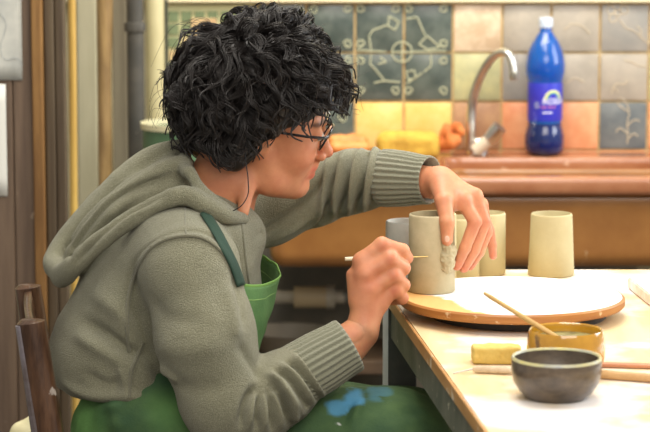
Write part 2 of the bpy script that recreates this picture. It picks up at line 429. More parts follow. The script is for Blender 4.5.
# green bin
bx = X(181, 5.72); m_bin = mat('green_bin', (86, 116, 84), .5, col2=(70, 98, 70), nscale=5)
bn = empty('bin', (bx, 5.72, 0), 'green bin with a cream rim standing below the small green tiles', 'bin')
zt = P(181, 122, 5.72)[2]
MB().lathe([(0, 0), (.075, 0), (.088, zt-.012), (.082, zt-.012), (.07, .01), (0, .01)], (bx, 5.72, 0), 40).build('bin_body', m_bin, bn)
MB().lathe([(.082, zt-.014), (.092, zt-.014), (.093, zt), (.082, zt), (.082, zt-.014)], (bx, 5.72, 0), 40).build('rim', mat('cream_rim', (214, 208, 170), .4), bn)
# papers pinned on the door
m_pap = mat('paper', (214, 214, 204), .7, col2=(186, 188, 182), nscale=9)
def paper(px0, px1, py0, py1, m, label):
    y = DY-.0015; rows = []
    for j in range(7):
        rows.append([(X(px0+(px1-px0)*i/6., y), y-.001-.004*max(0, (j/6.-.6))*(1+math.sin(i)), P(0, py0+(py1-py0)*j/6., y)[2]) for i in range(7)])
    return tag(MB().grid(rows).build('paper_sheet', m, solid=.0004), label, 'paper')
pp = paper(-22, 24.5, -14, 80, m_pap, 'larger grey white paper with faint drawing pinned high on the brown boards')
m_ink = mat('pencil', (176, 180, 180), .8)
sk = MB()
for pth in ([(-8, 20), (0, 14), (6, 24), (4, 34), (1, 44), (2, 56), (8, 60), (13, 58), (19, 60), (22, 66)],):
    q = spline([tuple(P(a_, b_, DY-.005)) for a_, b_ in pth], 5); sk.tube([(v[0], DY-.0035, v[2]) for v in q], .0009, 5)
sk.build('drawing', m_ink, pp)
paper(-30, 7.5, 84, 196, mat('white_paper', (236, 236, 228), .7), 'plain white paper below the larger sheet at the photo\'s left edge')
# cream sack behind the chair
sk = Field((-1.0, 4.3, 0), (-.3, 4.9, .75), .008); sc_ = P(29, 427, 4.55)
sk.cap((sc_[0], 4.55, .12), (sc_[0]-.005, 4.55, sc_[2]-.02), .11, .035, .05); sk.cap((sc_[0]+.02, 4.55, .12), (sc_[0]+.01, 4.53, .35), .10, .07, .05); sk.cap((sc_[0]-.03, 4.57, .10), (sc_[0]-.01, 4.55, .35), .10, .07, .05)
sk.cap((sc_[0]+.005, 4.55, sc_[2]-.03), (sc_[0]+.012, 4.55, sc_[2]+.012), .030, .018, .02)
V, Q = sk.mesh(1); N = normals(V, Q); V = V+N*(.006*vnoise(V*18)+.003*vnoise(V*45))[:, None]; V[:, 2] = np.maximum(V[:, 2], .001)
tag(link('sack', np_mesh('sack', V, Q), mat('cream_cloth', (226, 218, 176), .8, col2=(206, 196, 150), nscale=12), smooth=True), 'cream cloth sack standing behind the worn wooden chair', 'sack')
# ============================================================ SINK AND WHAT STANDS ON IT
m_sink = mat('golden_brown_glaze', (160, 110, 58), .3, col2=(142, 94, 48), nscale=5, noise=((226, 208, 170), 16., .70), bump=(8, .3, .003), coat=.3)
m_rim = mat('terracotta_glaze', (152, 96, 64), .2, col2=(172, 118, 84), nscale=7, noise=((226, 190, 160), 30., .70), bump=(8, .3, .002), coat=.4)
SZ = .814; sy0, sy1 = 5.60, 6.09
sx0, sx1 = X(285, 5.7), 1.02
sink = empty('sink', (.4, 5.88, 0), 'long terracotta brown ceramic sink below the tiled wall', 'sink')
f = Field((sx0-.06, sy0-.04, .55), (sx1+.03, WY+.02, .85), .006)
f.box(((sx0+sx1)/2, (sy0+sy1)/2, SZ-.022), ((sx1-sx0)/2, (sy1-sy0)/2, .022), .012)
bx0, bx1 = X(452, 5.7), .98
f.box(((bx0+bx1)/2, 5.81, .77), ((bx1-bx0)/2, .165, .13), .04, .012, cut=True)
V, Q = f.mesh(1); link('worktop_rim', np_mesh('r', V, Q), m_rim, sink, True)
f = Field((sx0-.06, sy0-.04, .54), (sx1+.03, WY+.02, .80), .006)
ax0 = X(270, 5.7)
f.box(((ax0+sx1)/2, 5.855, .692), ((sx1-ax0)/2, .225, .094), .035)
f.box(((bx0+bx1)/2, 5.81, .79), ((bx1-bx0)/2-.006, .159, .12), .04, .0, cut=True)
f.f[:, :, -12:] = np.maximum(f.f[:, :, -12:], .004) if False else f.f[:, :, -12:]
V, Q = f.mesh(1); link('basin', np_mesh('b', V, Q), m_sink, sink, True)
# legs carrying the basin
for lx in (ax0+.30, .95):
    for ly in (5.74, 6.03): MB().box((lx, ly, .30), (.02, .02, .298), bev=.003).build('leg', m_pipe, sink, smooth=False)
# bottle
by = 6.02; bxx = X(544.5, by); bz = SZ+.001
bot = empty('bottle', (bxx, by, bz), 'blue plastic bottle with a purple label standing on the sink edge', 'bottle')
m_blue = mat('blue_plastic', (34, 118, 206), .12, trans=.4, col2=(24, 84, 190), nscale=4, coat=.5, ior=1.35)
m_blued = mat('deep_blue_plastic', (18, 40, 104), .15, col2=(14, 30, 80), nscale=5, coat=.6)
pr = [(0, .002), (.030, 0), (.040, .003), (.0462, .012), (.0475, .03), (.0470, .048), (.0440, .062), (.0418, .070), (.0410, .076)]
MB().lathe(pr+[(.0408, .080), (0, .080)], (bxx, by, bz), 48, wob=lambda u, z: .012*math.cos(u*2*PI*10)*(1 if .012 < z < .06 else 0)).build('bottle_base', m_blued, bot)
KB = .966
pr2 = [(0, .079), (.0408, .079), (.0408, .082), (.0412, .180), (.0445, .192), (.0472, .206), (.0474, .222), (.0450, .240), (.0390, .262), (.0290, .283), (.0190, .298), (.0148, .305), (.0142, .316), (0, .316)]
MB().lathe(pr2, (bxx, by, bz), 48).build('bottle_body', m_blue, bot)
MB().lathe([(0, .316), (.0160, .314), (.0168, .317), (.0166, .336), (.0150, .339), (0, .339)], (bxx, by, bz), 40, wob=lambda u, z: .02*math.cos(u*2*PI*24) if .315 < z < .337 else 0).build('cap', mat('pale_cap', (198, 210, 226), .35), bot)
lab = MB().lathe([(.0416, .086), (.0421, .088), (.0421, .178), (.0416, .180)], (bxx, by, bz), 64).build('label', mat('purple_label', (58, 52, 176), .35, col2=(44, 60, 190), nscale=12), bot)
def wrap(me_pts, R, ang0):    # (u,v) metres -> on the bottle
    out = []
    for u, v, d in me_pts:
        a_ = -PI/2+ang0+u/R; out.append((bxx+math.cos(a_)*(R+d), by+math.sin(a_)*(R+d), bz+v))
    return out
def text_on(txt, size, u0, v0, m, name, R=.0424):
    cu = bpy.data.curves.new(name, 'FONT'); cu.body = txt; cu.size = size; cu.extrude = 0; cu.resolution_u = 3; cu.offset = .0003
    o = bpy.data.objects.new(name, cu); C.objects.link(o); bpy.context.view_layer.update()
    me = bpy.data.meshes.new_from_object(o.evaluated_get(bpy.context.evaluated_depsgraph_get()))
    bpy.data.objects.remove(o)
    bm_ = bmesh.new(); bm_.from_mesh(me)
    for v, w in zip(bm_.verts, wrap([(v.co.x+u0, v.co.y+v0, 0) for v in bm_.verts], R, 0)): v.co = w
    bm_.to_mesh(me); bm_.free(); return link(name, me, m, lab)
m_lw = mat('label_white', (226, 228, 240), .4); m_ly = mat('label_yellow', (226, 222, 90), .4); m_lr = mat('label_rose', (200, 120, 160), .4); m_lg = mat('label_green', (90, 190, 170), .4)
text_on('ROSSA', .0200, -.010, .129, m_lw, 'brand_lettering')
text_on('acqua minerale', .0062, -.014, .120, m_lr, 'small_lettering')
text_on('naturale', .0075, -.010, .106, m_lw, 'lower_lettering')
def arc(r, w, m, nm):
    rows = []
    for t in np.linspace(.0, PI, 20):
        rows.append(wrap([(.017+math.cos(t)*(r+dw), .141+math.sin(t)*(r+dw), .0003) for dw in (-w/2, w/2)], .0424, 0))
    MB().grid(rows).build(nm, m, lab)
arc(.0190, .0040, m_ly, 'rainbow_band'); arc(.0155, .0028, m_lg, 'rainbow_band'); arc(.0218, .0016, m_lw, 'rainbow_band')
MB().grid([wrap([(-.030, .118, .0003), (-.024, .118, .0003), (-.018, .118, .0003)], .0424, 0), wrap([(-.030, .134, .0003), (-.024, .134, .0003), (-.018, .134, .0003)], .0424, 0)]).build('label_patch', mat('label_grey', (150, 156, 200), .5, col2=(90, 96, 170), nscale=300), lab)
bot.scale = (1, 1, .978)
# tap
m_chr = mat('chrome', (240, 238, 232), .28, metal=1., col2=(200, 198, 190), nscale=10)
ty = 6.02; tx = X(474, ty)
tap = empty('tap', (X(480, ty), ty, SZ), 'chrome gooseneck tap with a single lever behind the sink', 'tap')
pts = [tuple(P(a_, b_, ty-d)) for a_, b_, d in ((471, 150, 0), (471, 128, 0), (472, 105, .0), (477, 85, .01), (486, 66, .03), (497, 54, .05), (507, 53, .07), (512, 62, .08), (514, 77, .085))]
q = spline(pts, 6); MB().tube(q, [.0122-.0030*i/len(q) for i in range(len(q))], 18).build('spout', m_chr, tap)
e = pts[-1]; MB().lathe([(0, -.004), (.0095, -.004), (.0105, 0), (.0105, .014), (.008, .016)], (e[0], e[1], e[2]-.003), 20).build('spout_tip', m_chr, tap)
bpx = X(478, ty); MB().lathe([(0, 0), (.026, 0), (.027, .006), (.022, .012), (.020, .03), (.012, .040), (0, .042)], (bpx, ty, SZ), 28).build('tap_base', m_chr, tap)
a1 = P(476, 150, ty-.03); a2 = P(490, 139, ty-.045); a3 = P(500, 127, ty-.055)
MB().tube([a1, a2], [.0165, .0145], 18).build('lever_joint', mat('pale_plastic', (226, 214, 190), .3), tap)
MB().tube([a2, a2*.3+a3*.7, a3], [.0175, .0185, .0175], 22).build('lever', m_chr, tap)
# orange cloth, yellow sponge, orange lump
def lump(name, lo, hi, h, caps, m, amp, fr, label, cat, zmin):
    f_ = Field(lo, hi, h)
    for a_, b_, ra, rb in caps: f_.cap(a_, b_, ra, rb, .008)
    V, Q = f_.mesh(1); N = normals(V, Q); V = V+N*(amp*vnoise(V*fr)+.4*amp*vnoise(V*fr*2.7, 3))[:, None]; V[:, 2] = np.maximum(V[:, 2], zmin)
    return tag(link(name, np_mesh(name, V, Q), m, smooth=True), label, cat)
def pp_(a_, b_, y): return tuple(P(a_, b_, y))
lump('cleaning_cloth', (.20, 5.90, SZ-.01), (.42, 6.09, SZ+.12), .0035, [
    (pp_(443, 146, 6.02), pp_(457, 126, 6.03), .014, .012), (pp_(457, 126, 6.03), pp_(461, 132, 6.0), .012, .010), (pp_(442, 148, 5.99), pp_(454, 140, 5.98), .011, .014),
    (pp_(441, 142, 6.0), pp_(447, 126, 6.01), .008, .008), (pp_(447, 126, 6.01), pp_(452, 144, 5.97), .008, .009)],
    mat('orange_cloth', (214, 130, 66), .7, col2=(190, 104, 50), nscale=20), .005, 40., 'crumpled orange cloth lying left of the tap', 'cloth', SZ+.001)
lump('sponge', (.03, 5.90, SZ-.01), (.33, 6.09, SZ+.12), .004, [
    (pp_(386, 141, 5.98), pp_(430, 141, 5.98), .025, .023), (pp_(386, 149, 5.98), pp_(431, 149, 5.98), .022, .021), (pp_(386, 143, 6.01), pp_(430, 143, 6.01), .020, .020)],
    mat('yellow_sponge', (216, 182, 74), .8, col2=(190, 152, 60), nscale=24, bump=(120, .6, .003)), .003, 30., 'long soft yellow sponge lying on the sink behind the raised sleeve', 'sponge', SZ+.001)
lump('soap_dish', (-.06, 5.90, SZ-.01), (.12, 6.09, SZ+.10), .0035, [
    (pp_(334, 141, 6.0), pp_(362, 141, 6.0), .015, .016), (pp_(334, 147, 5.97), pp_(364, 147, 5.97), .014, .014), (pp_(352, 136, 6.0), pp_(364, 138, 6.0), .008, .008)],
    mat('orange_plastic', (214, 128, 60), .5, col2=(228, 160, 90), nscale=20), .002, 30., 'orange soap dish on the sink just in front of the woman\'s nose', 'soap dish', SZ+.001)
# plumbing below
m_pvc = mat('white_pipe', (190, 182, 166), .5, col2=(160, 150, 130), nscale=6)
wp = empty('waste_pipe', (X(310, 5.9), 5.9, 0), 'pale plastic waste pipe with a wide coupling running below the sink', 'pipe')
pa, pb, pc = P(262, 297, 5.9), P(345, 297, 5.9), P(345, 262, 5.9)
MB().tube([pa-np.array([.3, 0, 0]), pa, pb], .016, 20).build('pipe_run', m_pvc, wp)
cpl = P(294, 297, 5.9); cpr = P(328, 297, 5.9)
MB().tube([cpl, cpr], .026, 24).build('coupling', mat('beige_coupling', (184, 164, 130), .5), wp)
MB().tube([cpr-np.array([.004, 0, 0]), cpr+np.array([.016, 0, 0])], .029, 20).build('union_nut', m_pvc, wp)
MB().tube([pb, pb+np.array([.02, 0, .012]), pc+np.array([.02, 0, .0]), pc+np.array([.02, 0, .02])], .017, 18).build('trap_pipe', mat('grey_pipe', (120, 118, 110), .5), wp)
m_br = mat('brown_board', (104, 82, 60), .7, col2=(74, 58, 44), nscale=5, stretch=(1, 5, 5))
b_ = MB().box((X(320, 5.85), 5.85, P(0, 356, 5.85)[2]), (.22, .14, .016), bev=.003)
b_.box((X(320, 5.85)-.2, 5.85, (P(0, 356, 5.85)[2]-.016)/2), (.014, .13, (P(0, 356, 5.85)[2]-.018)/2)); b_.box((X(320, 5.85)+.2, 5.85, (P(0, 356, 5.85)[2]-.016)/2), (.014, .13, (P(0, 356, 5.85)[2]-.018)/2))
tag(b_.build('low_shelf', m_br, smooth=False), 'low brown wooden shelf under the sink', 'shelf')
zs = P(0, 356, 5.85)[2]+.017
b_ = MB().lathe([(0, 0), (.07, 0), (.095, .05), (.098, .052), (.092, .05), (.068, .006), (0, .006)], (X(290, 5.82), 5.82, zs), 36)
tag(b_.build('basin', mat('grey_tub', (132, 124, 110), .5)), 'grey brown shallow tub on the low shelf under the sink', 'basin')
# ============================================================ TABLE
TZ = .76
tA, tB = PZ(413.6, 328.5, TZ), PZ(487.5, 432, TZ); dr = (tB-tA)/(tB-tA)[1]
def tl(Y): p_ = tA+dr*(Y-tA[1]); return (p_[0], Y)
def wood(name, c1, c2, clay, scale, thr, wid, rough=.5, axis=(1.5, .25, 1.5)):
    """wood streaks with dried pale clay smeared over it"""
    m = bpy.data.materials.new(name); m.use_nodes = True; nt = m.node_tree; b = nt.nodes['Principled BSDF']; b.inputs['Roughness'].default_value = rough
    def s(c): return tuple((x/12.92 if x <= .04045 else ((x+.055)/1.055)**2.4) for x in [v/255. for v in c])+(1,)
    tc = nt.nodes.new('ShaderNodeTexCoord'); mp = nt.nodes.new('ShaderNodeMapping'); mp.inputs['Scale'].default_value = [v*10 for v in axis]
    nt.links.new(tc.outputs['Object'], mp.inputs[0])
    n = nt.nodes.new('ShaderNodeTexNoise'); n.inputs['Scale'].default_value = 2.; n.inputs['Detail'].default_value = 8; nt.links.new(mp.outputs[0], n.inputs[0])
    r = nt.nodes.new('ShaderNodeValToRGB'); r.color_ramp.elements[0].position = .35; r.color_ramp.elements[1].position = .65
    r.color_ramp.elements[0].color = s(c1); r.color_ramp.elements[1].color = s(c2); nt.links.new(n.outputs[0], r.inputs[0])
    n2 = nt.nodes.new('ShaderNodeTexNoise'); n2.inputs['Scale'].default_value = scale; n2.inputs['Detail'].default_value = 5; n2.inputs['Roughness'].default_value = .55; nt.links.new(tc.outputs['Object'], n2.inputs[0])
    r2 = nt.nodes.new('ShaderNodeValToRGB'); r2.color_ramp.elements[0].position = thr; r2.color_ramp.elements[1].position = thr+wid; nt.links.new(n2.outputs[0], r2.inputs[0])
    mx = nt.nodes.new('ShaderNodeMix'); mx.data_type = 'RGBA'; nt.links.new(r2.outputs[0], mx.inputs[0]); nt.links.new(r.outputs[0], mx.inputs[6]); mx.inputs[7].default_value = s(clay)
    nt.links.new(mx.outputs[2], b.inputs['Base Color'])
    bp = nt.nodes.new('ShaderNodeBump'); bp.inputs['Strength'].default_value = .3; bp.inputs['Distance'].default_value = .001; nt.links.new(n2.outputs[0], bp.inputs['Height']); nt.links.new(bp.outputs[0], b.inputs['Normal'])
    return m
m_top = wood('clay_smeared_wood', (214, 184, 136), (226, 202, 160), (236, 232, 230), 5., .46, .16)
m_edge = wood('worn_wood_edge', (178, 128, 70), (204, 156, 96), (226, 210, 180), 30, .6, .06)
m_gm = mat('grey_painted_frame', (92, 96, 82), .55, col2=(118, 118, 102), nscale=14, noise=((204, 198, 172), 40., .66))
table = empty('table', (.5, 4.0, 0), 'wooden work table with a clay smeared top and grey frame', 'table')
YF, YN = 4.665, 3.05
MB().prism([tl(YN), (1.05, YN), (1.05, YF), tl(YF)], TZ-.020, TZ, bev=.0025).build('tabletop', [m_top], table, smooth=False)
nb = lambda Y, d: (tl(Y)[0]+d, Y)
MB().prism([nb(YN, -.0035), nb(YN, .0005), nb(YF, .0005), nb(YF, -.0035)], TZ-.021, TZ+.0008, bev=.001).build('edge_strip', m_edge, table, smooth=False)
fr = MB(); fr.prism([nb(YN+.03, .001), nb(YN+.03, .03), nb(YF-.03, .03), nb(YF-.03, .001)], TZ-.075, TZ-.0205)
fr.prism([nb(YF-.06, .001), (1.02, YF-.06), (1.02, YF-.03), nb(YF-.03, .001)], TZ-.075, TZ-.0205); fr.prism([nb(YN+.03, .001), (1.02, YN+.03), (1.02, YN+.06), nb(YN+.06, .001)], TZ-.075, TZ-.0205)
fr.build('frame', m_gm, table, smooth=False)
m_leg = mat('dark_grey_leg', (70, 72, 70), .5, col2=(88, 88, 84), nscale=10); m_lege = mat('lit_leg_edge', (236, 238, 238), .5)
lp = X(386, 4.40)
for (lx, ly) in ((lp+.028, 4.40), (tl(3.2)[0]+.05, 3.2), (.98, 4.55), (.98, 3.2)):
    zt_ = TZ-.0755 if lx > tl(ly)[0]+.028 else TZ-.0215
    lg = MB().box((lx, ly, zt_/2), (.027, .02, zt_/2), bev=.002).build('leg', m_leg, table, smooth=False)
    MB().box((lx-.0285, ly-.008, zt_/2), (.0045, .013, zt_/2-.001)).build('lit_edge', m_lege, lg, smooth=False)  # white strip paints the bright light on the leg's left face
# ---- round board
DCX, DCY, DR_, DZ = X(512, 4.195, .795), 4.195, .1915, .795
ban = empty('round_board', (DCX, DCY, TZ), 'round wooden board dusted with white plaster, lying under the held mug', 'board')
m_bedge = wood('round_board_edge', (156, 98, 46), (180, 124, 62), (220, 196, 156), 34, .60, .06, .45, (.4, .4, 4))
MB().lathe([(0, -.016), (DR_-.003, -.016), (DR_, -.013), (DR_, -.003), (DR_-.003, 0), (DR_-.004, 0), (DR_-.004, -.002), (0, -.002)], (DCX, DCY, DZ), 96).build('board_disc', m_bedge, ban)
m_plas = wood('white_plaster', (214, 160, 92), (226, 178, 112), (246, 246, 246), 1.0, .4, .12, .6)
nt = m_plas.node_tree   # bare wood towards the board's left edge, plaster elsewhere (a stain with a shape of its own)
tcn = [n for n in nt.nodes if n.type == 'TEX_COORD'][0]; sep = nt.nodes.new('ShaderNodeSeparateXYZ'); nt.links.new(tcn.outputs['Object'], sep.inputs[0])
nz = [n for n in nt.nodes if n.type == 'TEX_NOISE'][1]; nz.inputs['Scale'].default_value = 14
ma = nt.nodes.new('ShaderNodeMath'); ma.operation = 'MULTIPLY_ADD'; nt.links.new(sep.outputs[0], ma.inputs[0]); ma.inputs[1].default_value = 9.; ma.inputs[2].default_value = -9*(DCX-.115)
mb_ = nt.nodes.new('ShaderNodeMath'); mb_.operation = 'MULTIPLY_ADD'; nt.links.new(sep.outputs[1], mb_.inputs[0]); mb_.inputs[1].default_value = 4.; mb_.inputs[2].default_value = -4*(DCY-.03)
mc = nt.nodes.new('ShaderNodeMath'); mc.operation = 'ADD'; nt.links.new(ma.outputs[0], mc.inputs[0]); nt.links.new(mb_.outputs[0], mc.inputs[1])
md_ = nt.nodes.new('ShaderNodeMath'); md_.operation = 'ADD'; nt.links.new(mc.outputs[0], md_.inputs[0]); nt.links.new(nz.outputs[0], md_.inputs[1])
rmp = [n for n in nt.nodes if n.type == 'VALTORGB'][1]; nt.links.new(md_.outputs[0], rmp.inputs[0])
MB().lathe([(0, -.0019), (DR_-.0045, -.0019), (DR_-.005, 0), (0, 0)], (DCX, DCY, DZ), 96).build('plaster_layer', m_plas, ban)
MB().lathe([(0, -.0345), (.15, -.0345), (.15, -.016), (0, -.016)], (DCX+.01, DCY, DZ), 64).build('base_disc', mat('dark_base', (50, 46, 44), .6), ban)
# ---- clay mugs
m_clay = mat('leather_hard_clay', (190, 178, 144), .75, col2=(172, 160, 126), nscale=14, bump=(60, .25, .001))
m_clay2 = mat('pale_clay', (196, 184, 142), .75, col2=(184, 170, 128), nscale=8, bump=(60, .2, .001))
m_clayg = mat('drier_grey_clay', (206, 204, 194), .75, col2=(190, 190, 182), nscale=8, bump=(60, .2, .001))
def mug(cx, cy, z, rb, rt, h, m, label, lean=0):
    w = .0035
    o = MB().lathe([(0, 0), (rb-.002, 0), (rb, .002), (rb*.4+rt*.6, h*.55), (rt, h-.003), (rt-.0012, h-.0003), (rt-w+.001, h), (rt-w, h-.002), (rb-w, .006), (0, .006)], (cx, cy, z), 64,
        wob=lambda u, z_: .006*math.sin(2*PI*u+z_*30)+.003*math.sin(4*PI*u+2)).build('clay_mug', m, smooth=True, sharp=60)
    return tag(o, label, 'mug', 'unfired clay mugs')
MX, MY, MZ = X(431.5, 4.233), 4.233, DZ+.0005
mug0 = mug(MX, MY, MZ, .0405, .0388, .134, m_clay, 'olive grey clay mug held by both hands at the round board\'s edge')
# handle being joined
hd = Field((MX+.0, MY-.06, MZ+.03), (MX+.08, MY+.02, MZ+.12), .0013)
def on_mug(px, py, out=.004):
    for s_ in np.linspace(4.12, 4.24, 241):
        p_ = P(px, py, s_)
        if (p_[0]-MX)**2+(p_[1]-MY)**2 <= (.039+out)**2: return p_
    return P(px, py, MY-.02)
hp = [on_mug(447, 246), on_mug(450, 254), on_mug(447, 262), on_mug(449, 270)]
hd.chain(hp, [.008, .0095, .009, .007], .004)
for a_, b_, r_ in ((445, 243, .007), (452, 249, .007), (444, 256, .008), (452, 263, .007), (446, 268, .0075)): hd.ell(on_mug(a_, b_, .002), (r_, r_, r_*1.1), None, .005)
V, Q = hd.mesh(1); N = normals(V, Q); V = V+N*(.0022*vnoise(V*130)+.0012*vnoise(V*300))[:, None]
link('handle_lump', np_mesh('h', V, Q), m_clay, mug0, True)
ring = [on_mug(x_, 256-1.2*abs(x_-431)/20, .0004) for x_ in np.linspace(410, 446, 14)]
mug(X(407.5, 4.37), 4.37, TZ+.0005, .0400, .0385, .1365, m_clayg, 'pale grey mug half hidden between the tool hand and the held mug')
mug(X(434.5, 4.46), 4.46, TZ+.0005, .0400, .0390, .137, m_clay2, 'clay mug whose white rim shows just behind the held mug')
mug(X(460.5, 4.56), 4.56, TZ+.0005, .0355, .0345, .1150, m_clay2, 'clay mug behind the fingers, left of the one whose white rim shows')
mug(X(487, 4.612), 4.612, TZ+.0005, .0350, .0345, .1160, m_clay2, 'clay mug with a white rim, right next to the little finger')
mug(X(551.5, 4.605), 4.605, TZ+.0005, .0432, .0385, .1155, m_clay2, 'tapered clay mug standing alone, rightmost of the mugs')
# ---- bowls and tools
b0_ = PZ(556, 404, TZ); BX, BY = b0_[0]*(1+.04/b0_[1]), b0_[1]+.042
kr = 46*BY/2500/.066; kz = (P(556, 357, BY)[2]-TZ)/.0578
bw = MB().lathe([(r_*kr, z_*kz) for r_, z_ in [(0, .004), (.036, .004), (.037, 0), (.042, 0), (.054, .010), (.0630, .024), (.0665, .040), (.0660, .055), (.0645, .0578), (.0625, .0570), (.0618, .053), (.060, .040), (.050, .018), (.030, .009), (0, .008)]], (BX, BY, TZ), 72, wob=lambda u, z: .006*math.sin(2*PI*u+1)+.004*math.sin(6*PI*u)+.002*math.sin(z*260))
bwl = tag(bw.build('bowl', mat('dark_brown_glaze', (66, 56, 46), .3, col2=(98, 84, 68), nscale=22, stretch=(1, 1, 2), bump=(26, .35, .002), coat=.3)), 'small dark brown bowl with a pale worn rim at the table\'s near end', 'bowl')
MB().lathe([(r_*kr, z_*kz) for r_, z_ in [(.0618, .0560), (.0632, .0583), (.0648, .0584), (.0662, .0560), (.0655, .0535), (.0664, .0560), (.0650, .0590), (.0630, .0588), (.0614, .0562)]], (BX, BY, TZ), 72, wob=lambda u, z: .006*math.sin(2*PI*u+1)+.004*math.sin(6*PI*u)).build('rim', mat('pale_rim_glaze', (150, 156, 160), .35, col2=(206, 196, 128), nscale=18), bwl)
MB().lathe([(0, .030*kz), (.0545*kr, .030*kz), (.056*kr, .031*kz)], (BX, BY, TZ), 48, wob=lambda u, z: .006*math.sin(2*PI*u+1)+.004*math.sin(6*PI*u)).build('slip', mat('grey_slip', (112, 112, 104), .25), bwl)
JY = BY+.165; JX = X(566, JY); jr_ = 40*JY/2500/.0605; jz_ = (P(566, 329, JY)[2]-TZ)/.0645
jar = MB().lathe([(r_*jr_, z_*jz_) for r_, z_ in [(0, .004), (.040, .004), (.041, 0), (.045, 0), (.055, .010), (.0605, .026), (.0605, .042), (.0585, .054), (.0570, .062), (.0555, .0645), (.0535, .063), (.052, .055), (.054, .035), (.045, .012), (0, .010)]], (JX, JY, TZ), 72, wob=lambda u, z: .006*math.sin(2*PI*u+2)+.003*math.sin(4*PI*u))
jr = tag(jar.build('jar', mat('amber_glaze', (168, 120, 30), .15, col2=(196, 146, 48), nscale=12, coat=.8, noise=((116, 84, 30), 30., .66))), 'round amber glazed pot with a stick in it behind the dark bowl', 'pot')
MB().lathe([(0, .050*jz_), (.030*jr_, .051*jz_), (.0525*jr_, .052*jz_)], (JX, JY, TZ), 48).build('slip', mat('olive_slip', (150, 140, 84), .5, col2=(104, 98, 58), nscale=50, bump=(80, .8, .004)), jr)
s1 = P(484, 293, JY+.03); s2 = P(546, 331, JY-.01); s3 = s2+(s2-s1)*.18
st = MB().tube([s1, s1*.9+s2*.1, s1*.3+s2*.7, s3], [.0022, .0034, .0040, .0042], 14)
tag(st.build('stick', mat('pale_stick', (204, 168, 104), .5, col2=(180, 140, 80), nscale=20)), 'thin pale wooden stick leaning out of the amber pot', 'stick')
# yellow sponge and needle tool
b_ = Field((.18, 3.66, .755), (.34, 3.89, .81), .0018)
sa = PZ(473, 367, TZ)+np.array([0, .012, 0])
b_.box((sa[0]+.038, sa[1]+.022, TZ+.0135), (.038, .020, .0135), .005)
V, Q = b_.mesh(1); N = normals(V, Q); V = V+N*(.0012*vnoise(V*70)+.0006*vnoise(V*250))[:, None]; V[:, 2] = np.maximum(V[:, 2], TZ+.0004)
tag(link('sponge', np_mesh('s', V, Q), mat('yellow_foam', (214, 188, 108), .85, col2=(196, 166, 86), nscale=20, bump=(160, .5, .002)), smooth=True), 'small pale yellow sponge block on the table beside the amber pot', 'sponge')
na, nb_, nc = PZ(453, 371.5, TZ+.004), PZ(473, 369, TZ+.006), PZ(517, 371, TZ+.006)
nt_ = empty('needle_tool', nb_, 'needle tool with a pale wooden handle lying before the yellow sponge', 'tool')
MB().tube([nb_, nb_*.9+nc*.1, nb_*.3+nc*.7, nc], [.0035, .0058, .0056, .0040], 14).build('handle', mat('pale_handle', (196, 172, 140), .55, col2=(222, 206, 180), nscale=60), nt_)
MB().tube([na-np.array([0, 0, .003]), nb_], [.0008, .0013], 8).build('needle', mat('steel', (130, 130, 128), .3, metal=1.), nt_)
# sticks on the right
r1a, r1b = PZ(598, 374, TZ+.007), PZ(690, 381, TZ+.007)
tag(MB().tube([r1a, r1a*.95+r1b*.05, r1b], [.005, .007, .007], 16).build('rolling_pin', mat('beige_wood', (206, 168, 118), .5, col2=(186, 146, 98), nscale=12)), 'round beige wooden rod right of the dark bowl', 'rod')
r2a, r2b = PZ(600, 364.5, TZ+.004), PZ(700, 367, TZ+.004)
tag(MB().box((r2a+r2b)/2, (float(np.linalg.norm(r2b-r2a)/2), .008, .003), rz=math.atan2(r2b[1]-r2a[1], r2b[0]-r2a[0]), bev=.0015).build('wood_strip', mat('reddish_strip', (196, 140, 106), .5, col2=(176, 118, 86), nscale=10), smooth=False), 'flat reddish wooden strip lying behind the beige rod', 'strip')
# second board, right
q1, q2 = PZ(627.5, 277, TZ+.021), PZ(652, 296.5, TZ+.021)
dv = (q2-q1)/np.linalg.norm(q2-q1); pv_ = np.array([-dv[1], dv[0], 0])
if pv_[0] < 0: pv_ = -pv_
e1 = q1; e2 = q1+dv*.42
pl = [tuple(e1[:2]), tuple(e2[:2]), tuple((e2+pv_*.36)[:2]), tuple((e1+pv_*.36)[:2])]
pl = [(min(x_, 1.0), y_) for x_, y_ in pl]
tag(MB().prism(pl, TZ+.001, TZ+.021, bev=.002).build('wooden_board', wood('pinkish_board', (230, 206, 184), (238, 220, 204), (248, 244, 240), 8, .45, .1), smooth=False), 'pale square edged board lying on the table at the photo\'s right edge', 'board')
# ============================================================ THE PERSON
per = empty('person', (-.36, 4.22, 0), 'curly haired person in grey green hooded sweater and green apron working on a clay mug', 'person')
m_skin = mat('skin', (206, 142, 104), .5, sss=.25, col2=(196, 128, 94), nscale=30, bump=(140, .12, .001), attr=((196, 96, 76), (70, 46, 36), (222, 176, 140)))
